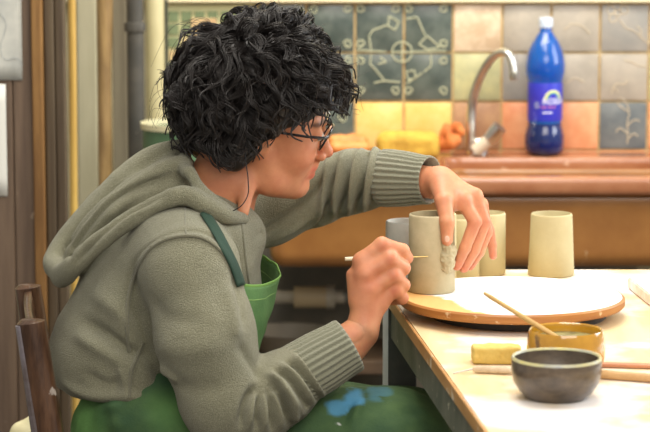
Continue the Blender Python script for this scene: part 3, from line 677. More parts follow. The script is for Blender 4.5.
# ---- head frame
yaw, pit, rol, HS = math.radians(10), math.radians(10), math.radians(14), 1.06
fh = np.array([math.cos(yaw), math.sin(yaw), 0]); zz_ = np.array([0, 0, 1.])
hf = fh*math.cos(pit)-zz_*math.sin(pit); hu = fh*math.sin(pit)+zz_*math.cos(pit); hl = np.cross(hu, hf)
hl, hu = hl*math.cos(rol)+hu*math.sin(rol), hu*math.cos(rol)-hl*math.sin(rol)
HR = np.stack([hf, hl, hu], 1)
HC = P(264, 118, 4.22)
def H(x, y, z): return HC+HR@(np.array([x, y, z])*HS)
def Hr(*r): return tuple(v*HS for v in r)
hd = Field(np.array([-.28, 4.02, .86]), np.array([.08, 4.44, 1.27]), .0021)
E = lambda c, r, k=.01, cut=False, R=None: hd.ell(H(*c), Hr(*r), HR if R is None else HR@R, k*HS, cut)
def K(a, b, ra, rb, k=.01, cut=False): hd.cap(H(*a), H(*b), ra*HS, rb*HS, k*HS, cut)
E((-.012, 0, .028), (.098, .076, .086), .0)
E((.040, 0, -.030), (.054, .060, .078), .03)
E((.030, 0, -.070), (.050, .052, .050), .03)
for s in (-1, 1):
    K((-.006, s*.054, -.040), (.020, s*.046, -.088), .018, .016, .025)
    K((.020, s*.046, -.088), (.070, s*.014, -.108), .016, .013, .025)
    E((.056, s*.040, -.036), (.026, .020, .022), .02)
    K((.076, s*.038, .016), (.090, s*.012, .012), .009, .010, .012)
E((.078, 0, -.104), (.017, .020, .016), .016)
K((.088, 0, .010), (.108, 0, -.034), .0065, .0095, .010)
E((.1125, 0, -.040), (.0105, .0105, .0095), .006)
for s in (-1, 1):
    E((.102, s*.0125, -.046), (.0085, .0065, .0070), .005)
    E((.094, s*.030, -.004), (.014, .017, .013), .012, True)
    E((.078, s*.031, -.001), (.0150, .0160, .0135), .004)
    E((.108, s*.0065, -.052), (.004, .003, .003), .002, True)
K((.101, 0, -.048), (.096, 0, -.062), .006, .008, .010)
K((.094, .000, -.069), (.079, .026, -.074), .0075, .004, .005); K((.094, .000, -.069), (.079, -.026, -.074), .0075, .004, .005)
K((.092, .000, -.082), (.081, .019, -.079), .0080, .004, .005); K((.092, .000, -.082), (.081, -.019, -.079), .0080, .004, .005)
K((.106, 0, -.0755), (.088, .027, -.0768), .0022, .0018, .0015, True); K((.106, 0, -.0755), (.088, -.027, -.0768), .0022, .0018, .0015, True)
for s in (-1, 1):
    E((-.008, s*.074, -.014), (.016, .008, .028), .006); E((-.006, s*.083, -.012), (.009, .005, .016), .004, True)
# neck to the chest
nb0, nb1, nb2 = H(-.030, 0, -.030), P(224, 178, 4.215), P(203, 222, 4.215)
hd.chain([nb0, H(-.028, 0, -.075), nb1, nb2], [.058, .053, .052, .060], .02, k0=.02)
hd.cap(H(-.01, -.040, -.060), P(243, 212, 4.15), .014, .010, .02); hd.cap(H(-.01, .040, -.060), P(248, 212, 4.22), .014, .010, .02)
hd.cap(nb2, P(196, 258, 4.215), .060, .066, .03)
hV, hQ = hd.mesh(1)
def local(V): return ((V-HC)@HR)/HS
L = local(hV)
def gauss(L, c, r): return np.exp(-(((L-np.array(c))/np.array(r))**2).sum(1))
lips = np.clip(sum(gauss(L, (.092, s*.012, z), (.02, .014, .0055)) for s in (-1, 1) for z in (-.070, -.0815)), 0, 1)*.8
lips = np.maximum(lips, .28*np.clip(sum(gauss(L, (.066, s*.045, -.040), (.03, .03, .022)) for s in (-1, 1)), 0, 1)); lips = np.maximum(lips, .4*gauss(L, (.115, 0, -.042), (.014, .014, .014)))
brow = np.zeros(len(L))
for s in (-1, 1):
    for t in np.linspace(0, 1, 7): brow += gauss(L, (.092-.018*t, s*(.014+.034*t), .016+.004*math.sin(PI*t*.9)), (.016, .0065, .0035))
brow = np.clip(brow, 0, 1)*.85
hM = np.stack([lips, brow, np.zeros(len(L))], 1)
# ---- hands
def hand(name_lo, name_hi, chains, h=.0016, kk=.004, extra=()):
    f = Field(name_lo, name_hi, h)
    for ch in chains:
        pts, rs, k = ch; f.chain(pts, rs, kk, k0=k)
    for e_ in extra: f.cap(*e_)
    return f
# near (right) hand, a fist around the needle tool, back of the hand towards the camera
y0 = 4.075
def p(a_, b_, dy=0.): return P(a_, b_, y0+dy)
rw = p(362, 330, -.015)
chs = []
nh = Field(p(318, 392, -.12), p(428, 222, .12), .0016)
# forearm, wrist, metacarpus
nh.cap(p(328, 372, -.035), rw, .032, .0255, .01); nh.cap(p(333, 366, -.025), p(364, 334, .0), .030, .024, .01)
for (mx, my, md, r1, r2) in ((362, 262, .000, .0145, .0140), (365, 276, -.010, .0150, .0145), (371, 291, -.010, .0150, .0140), (379, 305, .000, .0150, .0130)):
    nh.cap(rw+(np.array([0, .004, 0])), p(mx, my, md), .0175, r1, .014)
nh.cap(p(374, 300, .012), p(384, 285, .018), .018, .018, .012); nh.cap(p(366, 300, .012), p(372, 276, .018), .018, .016, .012)
fing = [  # mcp, pip, dip, tip with depth offsets
    ((362, 261, .000), (382, 245, .002), (402, 251, .016), (407, 258, .030), .0122),
    ((367, 273, -.011), (390, 259, -.008), (403, 268, .012), (396, 274, .030), .0120),
    ((373, 288, -.010), (393, 275, -.006), (403, 285, .014), (393, 289, .030), .0115),
    ((381, 302, .000), (395, 290, .002), (402, 298, .018), (392, 300, .030), .0105)]
for a_, b_, c_, d_, r in fing:
    A_, B_, C_, D_ = p(*a_), p(*b_), p(*c_), p(*d_)
    nh.chain([A_, B_, C_, D_], [r*1.14, r*1.08, r*1.0, r*.88], .0045, k0=.010)
# thumb, on the far side, pinching the tool
nh.chain([p(364, 306, .024), p(366, 280, .040), p(380, 262, .044), p(399, 258, .040)], [.017, .0145, .0118, .0098], .004, k0=.014)
nh.cap(p(356, 300, -.006), p(352, 275, .004), .012, .010, .012)
nV, nQ = nh.mesh(1)
# far (left) hand : draped over the mug from the wrist, thumb towards us
y1 = 4.245
def q_(a_, b_, dy=0.): return P(a_, b_, y1+dy)
fhd = Field(q_(395, 285, -.12), q_(512, 130, .14), .0016)
lw_ = q_(440, 182, .040)
fhd.cap(q_(402, 178, .090), lw_, .0265, .0245, .01); fhd.cap(q_(402, 181, .088), q_(440, 186, .035), .0260, .023, .01)
mcp = [((462, 200, -.012), .0150), ((474, 196, .004), .0145), ((479, 205, .022), .0135), ((481, 214, .040), .0120)]
for (m_, r_) in mcp: fhd.cap(lw_, q_(*m_), .0190, r_, .014)
fhd.cap(q_(446, 192, .010), q_(450, 205, -.010), .017, .014, .012)
# thumb down the front of the mug
fhd.chain([q_(440, 184, .018), q_(444, 202, -.028), q_(447, 222, -.049), q_(447, 240, -.052)], [.0185, .0150, .0125, .0100], .004, k0=.014)
fl = [((463, 201, -.012), (475, 222, -.020), (465, 248, -.026), (457, 266, -.026), .0108),
      ((475, 197, .004), (484, 222, .000), (474, 250, -.008), (464, 268, -.012), .0112),
      ((481, 205, .022), (486, 232, .022), (479, 252, .014), (470, 266, .006), .0105),
      ((482, 212, .040), (489, 230, .046), (492, 245, .046), (493, 256, .044), .0088)]
for a_, b_, c_, d_, r in fl:
    fhd.chain([q_(*a_), q_(*b_), q_(*c_), q_(*d_)], [r*1.15, r*1.06, r*.92, r*.76], .0028, k0=.008)
fV, fQ = fhd.mesh(1)
# ---- rest of the body, under the clothes
BF = Field((-.62, 3.85, .0), (.30, 4.66, 1.06), .009)
hipN, hipF = P(150, 425, 4.13), P(150, 420, 4.31)
kneN = np.array([.115, 4.10, .543]); kneF = np.array([.155, 4.33, .488])
pel = (hipN+hipF)/2
shN, shF = P(192, 268, 4.05), P(222, 236, 4.37)
elN, elF = P(238, 412, 3.99), P(330, 192, 4.47)
BF.cap(pel, P(140, 340, 4.22), .085, .075, .03, sc=(1, .75, 1)); BF.cap(P(140, 340, 4.22), P(172, 268, 4.22), .075, .085, .03, sc=(1, .75, 1)); BF.cap(P(168, 270, 4.22), nb2, .065, .040, .02, sc=(1, .9, 1))
BF.cap(shN, shF, .036, .036, .02)
BF.chain([shN, elN, rw], [.045, .036, .027], .02); BF.chain([shF, elF, lw_], [.045, .036, .025], .02)
for h_, k_, yy in ((hipN, kneN, 4.10), (hipF, kneF, 4.33)):
    an = np.array([k_[0]-.03, yy, .10]); BF.chain([h_, k_, an], [.080, .058, .038], .03)
    BF.cap(an, an+np.array([.11, 0, -.055]), .035, .026, .02)
bV, bQ = BF.mesh(1)
V, Q = join_np([(hV, hQ), (nV, nQ), (fV, fQ), (bV, bQ)])
M = np.zeros((len(V), 3)); M[:len(hV)] = hM
# knuckle redness, finger tips and nails
def spots(c, r, w, ch):
    d = np.linalg.norm(V-np.array(c), axis=1); M[:, ch] = np.maximum(M[:, ch], w*np.exp(-(d/r)**2))
for a_, b_, c_, d_, r in fing:
    spots(p(*b_)+np.array([0, -r, 0]), .010, .35, 0)
for a_, b_, c_, d_, r in fl: spots(q_(*b_), .014, .35, 0); spots(q_(*d_), .012, .45, 0); spots(q_(*a_), .014, .2, 0)
spots(p(370, 285, -.03), .03, .25, 0)
spots(q_(447, 238, -.061), .0055, .8, 2)
me = np_mesh('body', V, Q); set_mask(me, M)
body = link('body', me, m_skin, per, True)
# nail on the thumb
tn = q_(447, 239, -.0615); nl = Field(tn-.012, tn+.012, .0009); nl.ell(tn, (.0045, .0014, .0062), None, 0); vv, qq = nl.mesh(1)
link('thumb_nail', np_mesh('n', vv, qq), mat('nail', (226, 180, 156), .25), body, True)
# eyes behind closed-down lids
m_eye = mat('eye', (196, 186, 176), .15); m_iris = mat('iris', (52, 34, 24), .1)
for s in (-1, 1):
    c = H(.0865, s*.031, -.0045); e_ = Field(c-.02, c+.02, .0012); e_.ell(c, (.0095,)*3, None, 0); vv, qq = e_.mesh(1)
    eo = link('eye', np_mesh('e', vv, qq), m_eye, per, True)
    ic = c+HR@np.array([.0072, 0, -.0050]); e_ = Field(ic-.01, ic+.01, .0007); e_.ell(ic, (.0034, .0045, .0045), HR, 0); vv, qq = e_.mesh(1)
    link('iris', np_mesh('i', vv, qq), m_iris, eo, True)
# ============================================================ TROUSERS, SHOES
m_tr = mat('dark_trousers', (58, 56, 52), .9, col2=(70, 66, 60), nscale=20)
T = Field((-.62, 3.90, .03), (.30, 4.56, .74), .009)
T.cap(pel+np.array([0, 0, .03]), pel-np.array([0, 0, .03]), .105, .105, .03, sc=(1, .72, 1))
for h_, k_, yy in ((hipN, kneN, 4.10), (hipF, kneF, 4.33)):
    an = np.array([k_[0]-.03, yy, .12]); T.chain([h_, k_, an], [.092, .070, .056], .03)
vv, qq = T.mesh(1); n_ = normals(vv, qq); vv = vv+n_*(.004*vnoise(vv*16))[:, None]
link('trousers', np_mesh('t', vv, qq), m_tr, per, True)
m_sh = mat('dark_shoe', (44, 40, 38), .5)
for k_, yy in ((kneN, 4.10), (kneF, 4.33)):
    S_ = Field((-.10, yy-.09, -.01), (.36, yy+.09, .16), .005); ax = k_[0]-.03
    S_.cap((ax-.02, yy, .055), (ax+.06, yy, .05), .048, .046, .02, sc=(1, 1.1, 1)); S_.cap((ax+.06, yy, .045), (ax+.16, yy, .035), .046, .034, .02, sc=(1, .95, 1)); S_.cap((ax-.01, yy, .06), (ax-.01, yy, .11), .046, .048, .02)
    S_.box((ax+.06, yy, -.05), (.4, .2, .052), .0, 0, cut=True)
    vv, qq = S_.mesh(1); link('shoe', np_mesh('s', vv, qq), m_sh, per, True)
# ============================================================ SWEATER
m_kn = mat('knit', (134, 131, 106), .95, sheen=.2, col2=(122, 120, 97), nscale=6, noise=((146, 145, 122), 620., .50), bump=(520, 1., .004))
SW = Field((-.56, 3.82, .53), (.22, 4.66, 1.06), .0031)
tor = [(P(142, 402, 4.215), .128), (P(140, 352, 4.215), .126), (P(150, 305, 4.215), .122), (P(166, 268, 4.215), .112), (P(182, 240, 4.215), .090)]
for (a_, ra), (b_, rb) in zip(tor, tor[1:]): SW.cap(a_, b_, ra, rb, .03, sc=(1., .74, 1.))
SW.ell(P(96, 352, 4.20), (.075, .13, .085), None, .05)          # back of the sweater, blousing out
SW.cap(P(190, 248, 4.10), P(212, 232, 4.34), .062, .060, .04); SW.cap(P(168, 250, 4.10), P(190, 232, 4.34), .06, .058, .04)
SW.ell(P(214, 285, 4.20), (.075, .125, .075), None, .04)        # chest
SW.box((P(130, 397, 4.215)[0], 4.22, P(130, 397, 4.09)[2]-.25), (.5, .5, .25), 0, .008, cut=True)
SW.cap(P(213, 229, 4.130), P(224, 240, 4.128), .027, .030, .012); SW.cap(P(224, 240, 4.128), P(233, 262, 4.132), .032, .034, .02); SW.cap(P(214, 214, 4.20), P(236, 236, 4.20), .050, .052, .03, sc=(1, .8, 1)); SW.cap(P(236, 232, 4.19), P(240, 300, 4.19), .022, .03, .03, sc=(1, .5, 1))
# near arm
shN2 = P(190, 268, 4.035); elN2 = P(226, 404, 3.985); mdN = P(205, 335, 3.995)
SW.chain([P(186, 256, 4.06), shN2, mdN, elN2], [.066, .078, .079, .070], .022, k0=.03)
cfa, cfb = P(303, 372, 4.025), P(349, 345, 4.045)
SW.chain([elN2, P(250, 408, 3.995), P(280, 388, 4.01), cfa], [.070, .066, .058, .050], .016)
# far arm
cga, cgb = P(388, 178, 4.345), P(430, 180, 4.300)
farc = [P(236, 222, 4.37), P(270, 210, 4.41), P(315, 192, 4.43), P(352, 181, 4.405), cga]
SW.chain(farc, [.062, .060, .058, .055, .0475], .02)
# neck hole
SW.cap(P(214, 184, 4.215), P(243, 155, 4.215), .046, .072, .012, cut=True)
sV, sQ = SW.mesh(2); N = normals(sV, sQ)
def seg(V, a, b):
    a = np.array(a); b = np.array(b); ba = b-a; t = np.clip(((V-a)@ba)/(ba@ba), 0, 1); return t, np.linalg.norm(V-a-t[:, None]*ba, axis=1)
D = .0022*vnoise(sV*14)+.0012*vnoise(sV*34, 5)
def fold(V, a, b, w, amp):
    """a ridge (amp>0) or crease (amp<0) running from a to b; fades at its ends"""
    t, d = seg(V, a, b); return amp*np.exp(-(d/w)**2)*np.clip(np.sin(PI*np.clip(t, .03, .97))**.6, 0, 1)
def snap(px, py, off=.002, bv=None):
    d = Vector(ray(px, py)).normalized(); h_ = (bv or bvh).ray_cast(Vector((0, 0, CAMZ)), d)
    if h_[0] is None: return None
    return np.array(h_[0]+h_[1]*off*(1 if h_[1].dot(d) < 0 else -1))
bvh = BVHTree.FromPolygons([tuple(v) for v in sV], [tuple(q) for q in sQ])
def drape(V, pts, w, amp, bv=None, asym=0.):
    """ridge / crease following the cloth surface through the given points, w and amp fading at both ends"""
    q = spline(pts, 5); P3 = [snap(a_, b_, 0., bv) for a_, b_ in q]; n_ = len(P3); out = np.zeros(len(V))
    for i_ in range(n_-1):
        if P3[i_] is None or P3[i_+1] is None or np.linalg.norm(P3[i_]-P3[i_+1]) > .05: continue
        t, d = seg(V, P3[i_], P3[i_+1]); u_ = np.clip((i_+t)/(n_-1), 0, 1)
        e_ = np.exp(-(d/w)**2)*np.clip(np.sin(PI*np.clip(u_, .02, .98))*1.6, 0, 1); out = np.maximum(out, e_)
    return amp*out
# elbow: creases fanning down from the bend
for k_, pts in enumerate(([(256, 386), (246, 402), (240, 432)], [(261, 386), (258, 404), (256, 434)], [(266, 386), (270, 404), (273, 434)], [(270, 382), (282, 400), (290, 428)])):
    D += drape(sV, pts, .0062, -.015); D += drape(sV, [(a_+8, b_+1) for a_, b_ in pts], .0065, .010)
# rolls pushed up the forearm
for pts in ([(268, 374), (284, 384), (304, 416)], [(280, 364), (296, 378), (316, 408)], [(293, 354), (306, 372), (326, 400)]):
    D += drape(sV, pts, .0075, .012); D += drape(sV, [(a_+6, b_-3) for a_, b_ in pts], .0055, -.012)
D += drape(sV, [(236, 340), (250, 362), (262, 384)], .010, -.006)
for pts, w, am in (([(78, 318), (104, 334), (130, 352), (150, 356)], .011, -.013), ([(72, 332), (100, 350), (128, 366)], .012, .008), ([(130, 300), (140, 330), (160, 372), (178, 396)], .013, -.014), ([(84, 372), (104, 384), (122, 384)], .010, -.006),
                   ([(58, 380), (90, 394), (130, 396), (176, 394)], .009, .008), ([(120, 366), (124, 382), (128, 398)], .008, .006), ([(92, 292), (118, 310), (134, 330)], .016, .007), ([(150, 356), (165, 370), (180, 384)], .010, .007),
                   ([(148, 300), (170, 318), (200, 322)], .016, -.005), ([(156, 344), (186, 352), (214, 344)], .018, .005), ([(168, 380), (196, 390), (220, 384)], .016, -.005), ([(232, 268), (240, 300), (246, 330)], .012, -.007), ([(224, 282), (234, 312), (238, 346)], .013, .006)):
    D += drape(sV, pts, w, am)
# far sleeve: rings pushed up behind the cuff, long pulls from the shoulder
for x_, tp, w, am in ((384, 142, .006, -.007), (377, 143, .007, .008), (370, 145, .0055, -.010), (362, 146, .008, .010), (354, 148, .006, -.012), (346, 149, .008, .010), (338, 152, .006, -.010), (331, 153, .006, .007)):
    D += drape(sV, [(x_, tp), (x_-4, tp+22), (x_-9, tp+48), (x_-16, tp+72)], w, am*1.7)
for pts, w, am in (([(252, 240), (280, 222), (312, 196), (326, 172)], .008, -.009), ([(268, 244), (300, 224), (326, 200), (338, 180)], .008, .007), ([(292, 240), (318, 226), (340, 206)], .007, -.008), ([(330, 232), (360, 214), (392, 206)], .007, .006), ([(360, 222), (380, 214), (400, 212)], .006, -.006)): D += drape(sV, pts, w, am)
# raised shoulder and side seams
D += drape(sV, [(129, 352), (127, 318), (131, 288), (143, 258), (158, 243), (180, 236), (203, 238), (222, 252), (238, 280)], .0042, .005)
D += drape(sV, [(126, 352), (124, 318), (128, 288), (139, 255), (156, 239), (180, 231), (205, 233), (226, 248), (242, 276)], .005, -.003)
D += drape(sV, [(143, 342), (136, 360), (131, 372), (129, 398)], .004, .005)
sV = sV+N*D[:, None]
# hem : cut below a slightly wavy line around the torso only
sw = link('sweater', np_mesh('sw', sV, sQ), m_kn, per, True)
bvh = BVHTree.FromPolygons([tuple(v) for v in sV], [tuple(q) for q in sQ])
def seam(name, pts, r, m, parent, off=.0, n=8, flat=1.):
    q = spline(pts, n); s_ = [snap(a_, b_, off) for a_, b_ in q]; s_ = [v for v in s_ if v is not None]
    if len(s_) < 3: return None
    s_ = np.array(s_)
    for _ in range(3): s_[1:-1] = (s_[:-2]+2*s_[1:-1]+s_[2:])/4
    return MB().tube(s_, r, 8, flat=flat).build(name, m, parent)
m_seam = mat('knit_seam', (118, 116, 96), .95, sheen=.3, bump=(380, .9, .003))
seam('shoulder_seam', [(129, 352), (127, 318), (131, 288), (143, 258), (158, 243), (180, 236), (203, 238), (222, 252), (236, 276)], .0030, m_seam, sw)
seam('side_seam', [(143, 342), (136, 360), (131, 372), (129, 398)], .0026, m_seam, sw)
seam('yoke_seam', [(186, 196), (185, 212), (186, 234)], .0012, m_seam, sw)
seam('zip_edge', [(241, 216), (243, 236), (246, 262), (249, 284)], .0026, m_seam, sw)
# hem band
# cuffs : ribbed knitted bands
m_rib = mat('ribbed_knit', (132, 132, 112), .95, sheen=.3, bump=(380, .8, .003))
def cuff(a, b, ra, rb, nr, parent, flare=.0, ecc=1.):
    a = np.array(a); b = np.array(b); t = (b-a)/np.linalg.norm(b-a); x = np.cross(t, (0, 1, .0)); x /= np.linalg.norm(x); y = np.cross(t, x)
    rows = []; n = nr*8; prof = [(-.02, ra*.84, .0), (0, ra*1.0, .6), (.15, ra*.99, 1), (.5, (ra+rb)/2*1.02, 1), (.85, rb, 1), (.97, rb*1.0, .9), (1.01, rb*.985, .5), (1.0, rb*.93, 0), (.7, rb*.90, 0)]
    mb = MB(); rings = []
    for s_, r, am in prof:
        c = a+(b-a)*s_; rr_ = []
        for k in range(n):
            an = 2*PI*k/n; rib = .0016*math.copysign(abs(math.cos(nr*an))**.6, math.cos(nr*an))*am
            rr_.append(mb.bm.verts.new(tuple(c+(x*math.cos(an)*ecc+y*math.sin(an))*(r+rib))))
        rings.append(rr_)
    for A_, B_ in zip(rings, rings[1:]):
        for k in range(n): mb.bm.faces.new((A_[k], A_[(k+1) % n], B_[(k+1) % n], B_[k]))
    return mb.build('cuff', m_rib, parent, sharp=180)
cuff(cfa-(cfb-cfa)*.2, cfb, .0515, .0465, 30, sw)
cuff(cga-(cgb-cga)*.1, cgb, .0500, .0415, 28, sw)
# ============================================================ HOOD
HF = Field((-.56, 3.98, .78), (-.02, 4.50, 1.10), .0032)
def hood_pt(a_, b_, y): return P(a_, b_, y)
# rolled edge, near side: from the zip round the neck, over the shoulder and out to the hood's tip
roll = spline([(*P(244, 219, 4.14), .009), (*P(226, 216, 4.10), .012), (*P(204, 205, 4.09), .014), (*P(186, 196, 4.09), .015), (*P(160, 203, 4.09), .014), (*P(128, 222, 4.09), .014), (*P(98, 243, 4.10), .015), (*P(74, 265, 4.12), .016), (*P(62, 277, 4.16), .018)], 4)
HF.chain(roll[:, :3], roll[:, 3], .006)
# outer fold: tip up to the nape
out = spline([(*P(62, 273, 4.16), .018), (*P(54, 262, 4.20), .018), (*P(66, 243, 4.22), .020), (*P(92, 214, 4.23), .022), (*P(122, 183, 4.24), .022), (*P(150, 160, 4.25), .020), (*P(176, 150, 4.25), .015), (*P(192, 146, 4.26), .010)], 4)
HF.chain(out[:, :3], out[:, 3], .007)
mid = spline([(*P(184, 163, 4.17), .012), (*P(164, 169, 4.16), .014), (*P(136, 186, 4.16), .017), (*P(108, 210, 4.16), .019), (*P(84, 238, 4.17), .017), (*P(70, 262, 4.18), .012)], 4)
HF.chain(mid[:, :3], mid[:, 3], .008)
# body of the hood lying on the back
HF.cap(P(86, 262, 4.20), P(150, 205, 4.22), .028, .056, .012, sc=(1, .7, 1)); HF.cap(P(150, 205, 4.22), P(176, 188, 4.22), .056, .054, .012, sc=(1, .7, 1))
HF.cap(P(178, 170, 4.24), P(196, 205, 4.19), .030, .030, .012)
HF.chain([P(196, 148, 4.27), P(214, 165, 4.30), P(240, 190, 4.28), P(249, 216, 4.20)], [.012, .014, .013, .009], .006)   # far side of the neck
HF.chain([P(190, 172, 4.12), P(200, 190, 4.105), P(222, 207, 4.11), P(242, 217, 4.14)], [.010, .010, .009, .008], .006)
HF.chain([P(184, 158, 4.20), P(186, 172, 4.13)], [.012, .011], .01)
HF.ell(P(64, 267, 4.185), (.012, .02, .012), None, .004, True)
# neck hole kept open
HF.cap(P(213, 205, 4.215), P(246, 150, 4.215), .046, .075, .006, cut=True)
kV, kQ = HF.mesh(1); N = normals(kV, kQ)
D = .0022*vnoise(kV*22, 9)+.001*vnoise(kV*55, 4)
hb0 = BVHTree.FromPolygons([tuple(v) for v in kV], [tuple(q) for q in kQ])
for pts, w, am in (([(72, 268), (96, 240), (130, 212), (178, 190)], .0065, -.012), ([(66, 262), (88, 228), (120, 196), (180, 172)], .006, -.010), ([(58, 262), (80, 226), (110, 192), (150, 166)], .006, -.005), ([(84, 254), (112, 226), (160, 197), (184, 188)], .007, .005), ([(100, 222), (132, 200), (172, 184)], .010, .005)):
    D += drape(kV, pts, w, am, hb0)
kV = kV+N*D[:, None]
hood = link('hood', np_mesh('hood', kV, kQ), m_kn, sw, True)
hbv = BVHTree.FromPolygons([tuple(v) for v in kV], [tuple(q) for q in kQ])
# ============================================================ APRON
m_dg = mat('dark_green_strap', (34, 60, 46), .75, bump=(300, .4, .002))
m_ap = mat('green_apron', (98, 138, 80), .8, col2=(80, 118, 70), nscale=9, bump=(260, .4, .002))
m_ap2 = mat('worn_green_apron', (62, 98, 62), .8, col2=(84, 118, 70), nscale=10, noise=((120, 170, 190), 7., .70), bump=(260, .4, .002))
ap = empty('apron', (0, 0, 0)); ap.location = (0, 0, 0); ap.parent = per; ap.matrix_parent_inverse = Matrix.Translation(per.location).inverted()
# strap from the collar down to the bib
def ribbon(name, pts, w, m, parent, off=.003, th=.0016):
    q = spline(pts, 6); rows = []
    for i, (a_, b_) in enumerate(q):
        t = q[min(i+1, len(q)-1)]-q[max(i-1, 0)]; t /= np.linalg.norm(t); nrm = np.array([-t[1], t[0]])
        r_ = [snap(a_+nrm[0]*w*u, b_+nrm[1]*w*u, off) for u in (-.5, -.25, 0, .25, .5)]
        if all(v is not None for v in r_): rows.append(r_)
    if len(rows) < 2: return None
    rows = np.array(rows)
    for _ in range(4): rows[1:-1] = (rows[:-2]+2*rows[1:-1]+rows[2:])/4
    return MB().grid(rows).build(name, m, parent, solid=th, sharp=180)
ribbon('strap', [(203, 213), (213, 228), (223, 246), (232, 264), (240, 286)], 8.5, m_dg, ap)
bt = [P(232, 283, 4.075), P(243, 285, 4.085), P(256, 286, 4.11), P(269, 283, 4.15), P(279, 276, 4.20), P(276, 266, 4.26), P(266, 259, 4.31), P(256, 254, 4.35)]
bm1 = [P(232, 320, 4.065), P(242, 322, 4.075), P(254, 323, 4.10), P(264, 320, 4.14), P(270, 314, 4.20), P(268, 305, 4.26), P(260, 298, 4.31), P(250, 292, 4.35)]
bb = [P(226, 362, 4.055), P(236, 366, 4.07), P(247, 366, 4.10), P(255, 362, 4.14), P(258, 356, 4.20), P(256, 348, 4.26), P(248, 340, 4.31), P(240, 334, 4.35)]
bl = [P(214, 400, 4.06), P(226, 402, 4.08), P(236, 402, 4.11), P(242, 400, 4.14), P(244, 396, 4.20), P(242, 390, 4.26), P(236, 384, 4.31), P(230, 380, 4.35)]
rows = []
sr = [spline(np.array(r_), 5) for r_ in (bt, bm1, bb, bl)]
cols = [spline(np.array([r_[j] for r_ in sr]), 8) for j in range(len(sr[0]))]
g_ = np.array(cols).transpose(1, 0, 2); g_ = g_+np.stack([.004*vnoise(g_*26), .0*g_[..., 0], .002*vnoise(g_*30, 4)], -1)
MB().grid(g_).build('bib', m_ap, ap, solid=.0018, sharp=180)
h1 = g_[0]; MB().tube(h1, [.0028]*len(h1), 8, flat=.6).build('bib_hem', mat('bib_hem_green', (122, 166, 84), .8), ap)
MB().tube(g_[3]+np.array([-.0, -.0016, 0]), .0007, 6).build('stitching', mat('stitch', (150, 186, 110), .8), ap)
# D ring on the far strap
rg = P(248.5, 268, 4.16); MB().tube([(rg[0]+.006*math.cos(t), rg[1]+.002*math.sin(t), rg[2]+.009*math.sin(t)) for t in np.linspace(0, 2*PI, 17)], .0013, 8, cap=False).build('ring', mat('ring_metal', (176, 178, 170), .3, metal=.8), ap)
# skirt : cloth over the lap and knees
AP = Field((-.60, 3.94, .30), (.34, 4.56, .80), .0045)
AP.cap(hipN+np.array([-.0, -.012, .022]), kneN+np.array([0, 0, .016]), .100, .082, .05); AP.cap(hipF+np.array([0, 0, .02]), kneF+np.array([0, 0, .02]), .098, .082, .05)
AP.cap(kneN+np.array([0, 0, .016]), kneN+np.array([.035, -.01, -.20]), .082, .070, .05); AP.cap(kneF+np.array([0, 0, .02]), kneF+np.array([.035, 0, -.20]), .082, .07, .05)
AP.cap((kneN+kneF)/2+np.array([-.04, 0, .02]), (kneN+kneF)/2+np.array([.03, 0, -.20]), .07, .06, .05)
AP.cap(P(128, 432, 4.13), P(180, 428, 4.11), .062, .07, .04); AP.cap(P(100, 428, 4.13), P(130, 430, 4.13), .042, .05, .04)
AP.cap(P(160, 412, 4.11), P(215, 408, 4.11), .03, .03, .03)
AP.box((-.1, 4.2, .24), (.9, .5, .16), 0, 0, cut=True)
aV, aQ = AP.mesh(2); N = normals(aV, aQ)
D = .006*vnoise(aV*np.array([9, 14, 14]), 2)+.0035*(1-np.abs(vnoise(aV*np.array([16, 26, 20]), 8)))+.0012*vnoise(aV*60, 6)
for a_, b_, w, am in (((352, 432), (362, 396), .010, .010), ((362, 396), (392, 390), .010, .009), ((340, 432), (352, 400), .008, -.009), ((400, 390), (440, 404), .012, .008), ((320, 412), (358, 388), .009, .008), ((84, 410), (150, 402), .010, .008), ((150, 412), (210, 405), .008, -.007), ((110, 425), (180, 415), .010, .006), ((372, 425), (430, 410), .010, -.006)):
    D += fold(aV, P(*a_, 4.03), P(*b_, 4.05), w, am)
aV = aV+N*D[:, None]
me = np_mesh('skirt', aV, aQ)
nz_ = vnoise(aV*38, 11)+.5*vnoise(aV*90, 3)
def st(px, py, y, r): d = np.linalg.norm((aV-P(px, py, y))/np.array([r, r*2.5, r*.6]), axis=1); return np.clip((1.0-d+.45*nz_)*3, 0, 1)
blue = np.maximum(st(352, 396, 4.05, .026), .9*st(334, 408, 4.04, .024)); blue = np.maximum(blue, .35*st(380, 390, 4.05, .035)*(nz_ > 0))
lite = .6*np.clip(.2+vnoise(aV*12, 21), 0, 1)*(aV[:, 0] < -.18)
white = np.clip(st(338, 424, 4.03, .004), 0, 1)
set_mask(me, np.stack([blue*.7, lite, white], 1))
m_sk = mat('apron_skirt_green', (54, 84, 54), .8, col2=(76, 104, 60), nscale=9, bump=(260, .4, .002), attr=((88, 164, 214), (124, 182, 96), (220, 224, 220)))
sk_ = link('skirt', me, m_sk, ap, True)
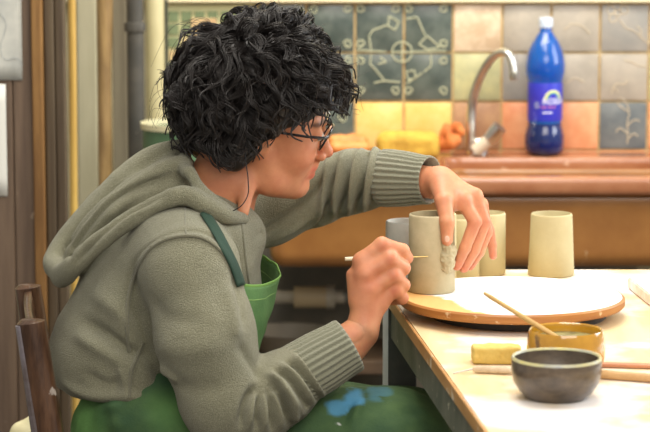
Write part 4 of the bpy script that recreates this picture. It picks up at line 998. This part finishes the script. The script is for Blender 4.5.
# ============================================================ GLASSES
gl = empty('glasses', (0, 0, 0)); gl.parent = per; gl.matrix_parent_inverse = Matrix.Translation(per.location).inverted()
m_fr = mat('black_frame', (20, 20, 26), .25, coat=.6); m_gl = mat('lens', (235, 240, 245), .02, trans=1., ior=1.05)
def rim(s):
    pts = []
    for t in np.linspace(0, 2*PI, 29):
        x_, z_ = math.cos(t), math.sin(t); e_ = 2.6
        xx = math.copysign(abs(x_)**(2/e_), x_)*.0255; zz2 = math.copysign(abs(z_)**(2/e_), z_)*.0200
        y_ = .0335+xx; pts.append((.1015-.25*max(0, y_-.025)+.34*zz2, s*y_, -.004+zz2))
    return pts
lens = []
for s in (-1, 1):
    r_ = rim(s); w_ = [H(*v) for v in r_]
    MB().tube(w_, .0019, 8, cap=False).build('rim', m_fr, gl)
    cc = np.mean([np.array(v) for v in r_[:-1]], 0); rows = [[H(*v) for v in r_], [H(*(cc*.5+np.array(v)*.5)) for v in r_], [H(*(cc*.98+np.array(v)*.02)) for v in r_]]
    MB().grid(rows).build('lens', m_gl, gl, sharp=180)
    MB().tube([H(.0975, s*.0585, .006), H(.091, s*.068, .006), H(.078, s*.0735, .005)], .0026, 8, flat=.7).build('hinge', m_fr, gl)
    MB().tube([H(.088, s*.0705, .006), H(.060, s*.0765, .006), H(.010, s*.0775, .006), H(-.010, s*.079, .002), H(-.026, s*.078, -.018)], [.0026, .0024, .0022, .0020, .0018], 8).build('temple', m_fr, gl)
MB().tube([H(.1045, -.009, .003), H(.109, 0, .007), H(.1045, .009, .003)], .0022, 8).build('bridge', m_fr, gl)
# thin black cord hanging from the temple
cd = [H(-.002, -.082, -.004), P(246.5, 150, 4.115), P(248, 178, 4.108), P(248, 194, 4.105), P(241, 206, 4.100), P(228, 212, 4.098), P(214, 210, 4.098)]
MB().tube(spline(np.array(cd), 6), .0010, 6).build('cord', m_fr, gl)
# ============================================================ HAIR
m_hair = mat('hair', (30, 26, 24), .42, spec=.5, col2=(38, 33, 31), nscale=40)
# under-layer: lumpy mass over the skull
hh = Field(HC-np.array([.21, .20, .16]), HC+np.array([.18, .20, .24]), .004)
def HE(c, r, k=.02, cut=False): hh.ell(H(*c), Hr(*r), HR, k*HS, cut)
SC = (-.022, 0, .050)      # centre of the hair mass in the head's frame
HE(SC, (.118, .100, .100), 0)
HE((-.070, 0, -.012), (.052, .072, .058), .03)
HE((.044, 0, .094), (.052, .066, .034), .03)
for s in (-1, 1): HE((-.044, s*.076, -.016), (.036, .018, .046), .02)
# keep the face clear
hh.ell(H(.092, 0, -.052), Hr(.058, .12, .082), HR, .012, True)
hh.ell(H(.050, 0, -.098), Hr(.058, .12, .055), HR, .012, True); hh.ell(H(.050, 0, -.026), Hr(.060, .13, .064), HR, .012, True)
uV, uQ = hh.mesh(1); N = normals(uV, uQ); uV = uV+N*(.009*vnoise(uV*26, 3)+.005*vnoise(uV*60, 5))[:, None]
# locks
def skull(u, v):   # direction -> point on the scalp-ish shell
    d = np.stack([np.cos(v)*np.cos(u), np.cos(v)*np.sin(u), np.sin(v)], -1); return d
NL = 1250; g2 = np.random.default_rng(11)
uu = g2.uniform(-PI, PI, NL*3); vv_ = np.arcsin(g2.uniform(-.62, 1, NL*3)); dd = skull(uu, vv_)
ex = g2.choice(len(dd), 2200); dx = np.array([-.28, 0, .96])+g2.normal(0, .26, (150, 3)); dx /= np.linalg.norm(dx, axis=1, keepdims=True); dd = np.vstack([dx, dd])
root = np.array(SC)*.6+dd*np.array([.098, .080, .088])
ok = ~((root[:, 0] > .030) & (root[:, 2] < .056)) & ~((root[:, 0] > -.006) & (root[:, 2] < .0)) & ~((root[:, 0] > -.030) & (root[:, 2] < -.035))
root = root[ok][:NL]; dd = dd[ok][:NL]; NL = len(root)
T_ = 24; t = np.linspace(0, 1, T_)
crown = np.array([-.05, 0, .13])
flow = root-crown; flow /= np.linalg.norm(flow, axis=1, keepdims=True)
flow -= dd*(flow*dd).sum(1, keepdims=True); flow /= np.linalg.norm(flow, axis=1, keepdims=True)+1e-6
frontness = np.clip((root[:, 0]-.0)/.08, 0, 1)*np.clip((root[:, 2]-.03)/.06, 0, 1)
flow += np.array([.9, 0, .1])*frontness[:, None]
cd_ = np.linalg.norm(dd-np.array([-.28, 0, .96]), axis=1); near = np.clip(1-cd_/.55, 0, 1)[:, None]
sw_ = np.cross(dd, np.array([0, 0, 1.]))+np.array([.5, .3, 0]); flow = flow*(1-near)+near*1.2*(sw_/np.linalg.norm(sw_, axis=1, keepdims=True)+g2.normal(0, .8, (NL, 3)))
flow += g2.normal(0, .34, (NL, 3)); flow -= .75*dd*(flow*dd).sum(1, keepdims=True); flow /= np.linalg.norm(flow, axis=1, keepdims=True)
ln = g2.uniform(.070, .125, NL)*(1-.1*frontness); lift = g2.uniform(.012, .056, NL)
low = root[:, 2] < -.005; lift[low] *= .5; ln[low] *= .75
back = (root[:, 0] < -.06); lift[back] *= .70
path = root[:, None]+flow[:, None]*ln[:, None, None]*t[None, :, None]+dd[:, None]*(lift[:, None]*np.sin(np.clip(t*1.5, 0, PI/2))[None])[..., None]
c_ = np.array(SC); rel = path-c_; rad = np.linalg.norm(rel/np.array([.096, .082, .088]), axis=2, keepdims=True)
tgt = 1.06+(lift[:, None, None]/.09)*np.sin(np.clip(t*2.2, 0, PI/2))[None, :, None]
path = c_+rel*(1+(tgt/np.maximum(rad, .3)-1)*.75)
path[..., 2] -= (.026*t**2)[None]*(1-frontness[:, None]); path[..., 2] -= (.020*t**2)[None]*frontness[:, None]
cr = g2.uniform(.007, .016, NL); ct = g2.uniform(.8, 1.7, NL); ph = g2.uniform(0, 2*PI, NL)
ax1 = np.cross(flow, dd); ax1 /= np.linalg.norm(ax1, axis=1, keepdims=True)+1e-6
ang = ph[:, None]+2*PI*ct[:, None]*(t**1.25)[None]; am = cr[:, None]*np.clip(t*1.8, 0, 1)[None]
path += ax1[:, None]*(am*np.cos(ang))[..., None]+dd[:, None]*(am*np.sin(ang)*.7)[..., None]
def facefree(pth):
    x_, y_, z_ = pth[..., 0], pth[..., 1], pth[..., 2]
    return ((x_ > .040) & (z_ < .048-.4*np.clip(.10-x_, 0, .07)) & (z_ > -.2) & (np.abs(y_) < .12)) | ((x_ > .006) & (z_ < .022)) | ((x_ > -.014) & (z_ < .0)) | ((x_ > -.034) & (z_ < -.040)) | ((z_ < -.044-.25*np.clip(-x_-.05, 0, .06)))
bad = facefree(path).mean(1) > .10
path, NLk = path[~bad], (~bad).sum(); ctk = ct[~bad]
S = 15; off = g2.normal(0, 1, (NLk, S, 3)); off /= np.linalg.norm(off, axis=2, keepdims=True)
wdt = (.0062*np.sin(np.clip(t*1.1+.15, 0, 1)*PI)**.6+.0010)
st_ = path[:, None]+off[:, :, None]*wdt[None, None, :, None]*g2.uniform(.3, 1.25, (NLk, S, 1, 1))
st_ += (.0022*np.stack([vnoise(st_.reshape(-1, 3)*45, k_) for k_ in (2, 3, 4)], -1)).reshape(st_.shape)
st_ = st_.reshape(-1, T_, 3); W = HC+(st_*HS)@HR.T
ra_ = np.tile((.00095*(1-.7*t**2))[None], (len(W), 1))
V1, Q1 = np_tubes(W, ra_, 3)
NF = 320; src = g2.integers(0, NLk, NF); fw = path[src].copy(); fw = c_+(fw-c_)*(1+g2.uniform(.02, .16, (NF, 1, 1))*(t**1.5)[None, :, None])
ang = g2.uniform(0, 6.28, NF)[:, None]+2*PI*g2.uniform(.8, 1.8, NF)[:, None]*t; fw[..., 0] += .012*np.cos(ang)*t; fw[..., 2] += .012*np.sin(ang)*t; fw[..., 1] += .006*np.sin(ang*.7)*t
fw = fw[facefree(fw).mean(1) < .05]
V2, Q2 = np_tubes(HC+(fw*HS)@HR.T, np.tile((.0007*(1-.6*t))[None], (len(fw), 1)), 3)
# named curls placed by eye: back of the neck, over the ear, fringe tips
def curl(pts, r=.006, n=6, loc=.010, turns=2.):
    q = spline(np.array(pts), 8); T2 = len(q); tt = np.linspace(0, 1, T2); out = []
    for k in range(n):
        o = g2.normal(0, r*.45, 3); ph_ = g2.uniform(0, .9); a_ = 2*PI*turns*tt+ph_
        w_ = q+o+np.stack([np.cos(a_)*loc*.6, np.zeros(T2), np.sin(a_)*loc*.6], 1)*(tt**.7)[:, None]
        out.append(w_)
    out = np.array(out); return np_tubes(out, np.tile((.0012*(1-.7*tt**2))[None], (n, 1)), 3)
cl = []
for pts, tr, lo in (
    ([P(200, 120, 4.14), P(186, 108, 4.13), P(176, 100, 4.13), P(169, 98, 4.13)], 1.2, .012), ([P(204, 118, 4.17), P(184, 98, 4.2), P(172, 84, 4.2), P(168, 82, 4.2)], 1.3, .012),
    ([P(210, 134, 4.13), P(200, 144, 4.12), P(206, 152, 4.12), P(213, 158, 4.12)], 1.2, .010), ([P(216, 140, 4.12), P(217, 150, 4.11), P(224, 160, 4.11), P(232, 157, 4.11)], 1.3, .010),
    ([P(226, 140, 4.11), P(232, 148, 4.10), P(239, 152, 4.10), P(243, 146, 4.10)], 1.0, .008), ([P(200, 128, 4.20), P(190, 140, 4.2), P(186, 146, 4.2), P(180, 143, 4.2)], 1.2, .010),
    ([P(252, 104, 4.12), P(258, 118, 4.10), P(252, 130, 4.10), P(244, 136, 4.10)], .8, .008), ([P(242, 112, 4.11), P(247, 128, 4.10), P(240, 142, 4.10), P(231, 146, 4.10)], .9, .008),
    ([P(292, 84, 4.13), P(300, 98, 4.14), P(312, 104, 4.17), P(322, 100, 4.19)], .6, .006), ([P(330, 70, 4.2), P(340, 84, 4.24), P(343, 98, 4.26), P(338, 110, 4.27)], .8, .008),
    ([P(334, 62, 4.26), P(348, 78, 4.27), P(350, 96, 4.28), P(344, 112, 4.29)], .8, .008), ([P(318, 62, 4.15), P(332, 70, 4.18), P(342, 84, 4.22), P(344, 96, 4.24)], .8, .008),
    ([P(270, 84, 4.12), P(276, 98, 4.11), P(286, 106, 4.12), P(296, 104, 4.14)], .7, .008)):
    for rep in range(5):
        jit = g2.normal(0, .006, 3); cl.append(curl([np.array(v)+jit for v in pts], n=9, turns=tr*g2.uniform(.8, 1.2), loc=lo))
hV3, hQ3 = join_np([(uV, uQ), (V1, Q1), (V2, Q2)]+cl)
link('hair', np_mesh('hair', hV3, hQ3), m_hair, per, True)
# needle held by the near hand
ta, tb = P(344, 258.5, 4.155), P(432, 256.5, 4.16)
tb = on_mug(428, 256.5, .0004); ta = P(345, 259, tb[1]-.02)
nt2 = empty('modelling_needle', ta, 'thin needle tool with a pale handle held in the near fist against the mug', 'tool')
MB().tube([ta, ta*.8+tb*.2, ta*.32+tb*.68], [.0034, .0036, .0022], 12).build('handle', mat('pale_tool_handle', (228, 216, 186), .5), nt2)
MB().tube([ta*.34+tb*.66, tb], [.0011, .0008], 8).build('needle', mat('brass_needle', (214, 190, 120), .35, metal=.3), nt2)
# ============================================================ CHAIR
m_ch = mat('worn_dark_wood', (62, 42, 30), .28, col2=(98, 70, 50), nscale=7, stretch=(7, 7, 1.2), noise=((170, 160, 150), 38., .68), bump=(20, .5, .003), coat=.25)
m_chl = mat('grey_worn_edge', (124, 118, 124), .35, col2=(84, 72, 66), nscale=14)
ch = empty('wooden_chair', (-.40, 4.10, 0), 'worn dark wooden chair with a slatted back on which the person sits', 'chair')
n_top, n_bot = P(34, 323, 3.96), P(64, 500, 3.96)
def stile(px0, py0, px1, py1, Y, nm):
    a_ = P(px0, py0, Y); b_ = P(px1, py1, Y); c_ = b_+(b_-a_)/np.linalg.norm(b_-a_)*.02
    seat_z = .46; tt = (a_[2]-seat_z)/(a_[2]-b_[2]); s_ = a_+(b_-a_)*tt
    o = MB().tube([a_+np.array([0, 0, .004]), a_, a_*.6+s_*.4, s_, (s_[0]-.02, Y, .22), (s_[0]-.05, Y, 0)], [.015, .0215, .0225, .022, .019, .016], 20, flat=1.08, up=(0, 1, 0)).build(nm, m_ch, ch); return s_, a_
sN, aN = stile(31, 322, 50, 440, 3.975, 'back_post')
sF, aF = stile(28, 287, 46, 405, 4.345, 'back_post')
rd = aF-aN
def slat(frac0, w, nm):
    p0 = aN+(sN-aN)*frac0; p1 = aF+(sF-aF)*frac0; mb = MB(); rows = []
    for i in range(9):
        s_ = i/8; c_ = p0+(p1-p0)*s_+np.array([-.004*math.sin(PI*s_), 0, 0]); ax_ = (sN-aN)/np.linalg.norm(sN-aN); rows.append([c_-ax_*w, c_-ax_*w*.3, c_+ax_*w*.4, c_+ax_*w])
    return mb.grid(rows).build(nm, m_ch, ch, solid=.012, sharp=180)
slat(.10, .028, 'crest_rail'); slat(.55, .020, 'cross_rail')
for k, s_ in enumerate((.25, .5, .75)):
    a_ = aN+(aF-aN)*s_+(sN-aN)*.14+np.array([-.004*math.sin(PI*s_), 0, 0]); b_ = sN+(sF-sN)*s_+np.array([0, 0, .0]); MB().tube([a_, b_], .007, 10).build('spindle', m_ch, ch)
# worn board face on the near post
MB().tube([aN+np.array([-.0185, -.0100, -.004]), aN*.5+sN*.5+np.array([-.0195, -.0110, 0]), sN+np.array([-.0190, -.0110, .0])], [.006, .0075, .007], 8).build('worn_edge', m_chl, ch)
sx = (sN[0]+sF[0])/2
MB().prism([(sN[0]-.012, sN[1]-.015), (.02, 3.99), (.03, 4.40), (sF[0]-.012, sF[1]+.015)], .435, .460, bev=.006).build('seat', m_ch, ch, smooth=False)
for (x_, y_) in ((.0, 4.01), (.01, 4.37)): MB().tube([(x_, y_, .436), (x_+.012, y_, 0)], [.019, .015], 12).build('leg', m_ch, ch)
for ya, yb, x0_, x1_, z_ in ((3.99, 4.01, sN[0]-.03, .005, .20), (4.345, 4.37, sF[0]-.03, .012, .20)): MB().tube([(x0_, ya, z_), (x1_, yb, z_)], .010, 10).build('stretcher', m_ch, ch)
# ============================================================ LIGHT
sc = bpy.context.scene
w = bpy.data.worlds.new('world'); sc.world = w; w.use_nodes = True
w.node_tree.nodes['Background'].inputs[0].default_value = (1, .96, .90, 1); w.node_tree.nodes['Background'].inputs[1].default_value = .42
def area(name, loc, target, sx_, sy_, power, col):
    d = bpy.data.lights.new(name, 'AREA'); d.shape = 'RECTANGLE'; d.size = sx_; d.size_y = sy_; d.energy = power; d.color = col
    o = bpy.data.objects.new(name, d); C.objects.link(o); o.location = loc
    v = Vector(target)-Vector(loc); o.rotation_euler = v.to_track_quat('-Z', 'Y').to_euler(); return o
area('window_daylight', (2.4, 4.9, 1.9), (0, 4.3, .9), 1.4, 1.4, 42, (.93, .97, 1))
area('ceiling_lamp', (.2, 4.3, 2.7), (.1, 4.3, .8), 1.6, 1.0, 37, (1, .95, .86))
area('room_light', (.5, 1.6, 2.5), (-.1, 4.4, .9), 2.2, 1.2, 44, (1, .93, .84))
area('sink_fill', (.3, 5.3, 2.3), (.3, 6.0, .9), 1.6, .4, 19, (1, .93, .82))  # added fill light that brightens the tiled wall behind the sink
vs = sc.view_settings; vs.view_transform = 'Standard'; vs.look = 'None'; vs.exposure = .35; vs.gamma = 1; vs.use_curve_mapping = False
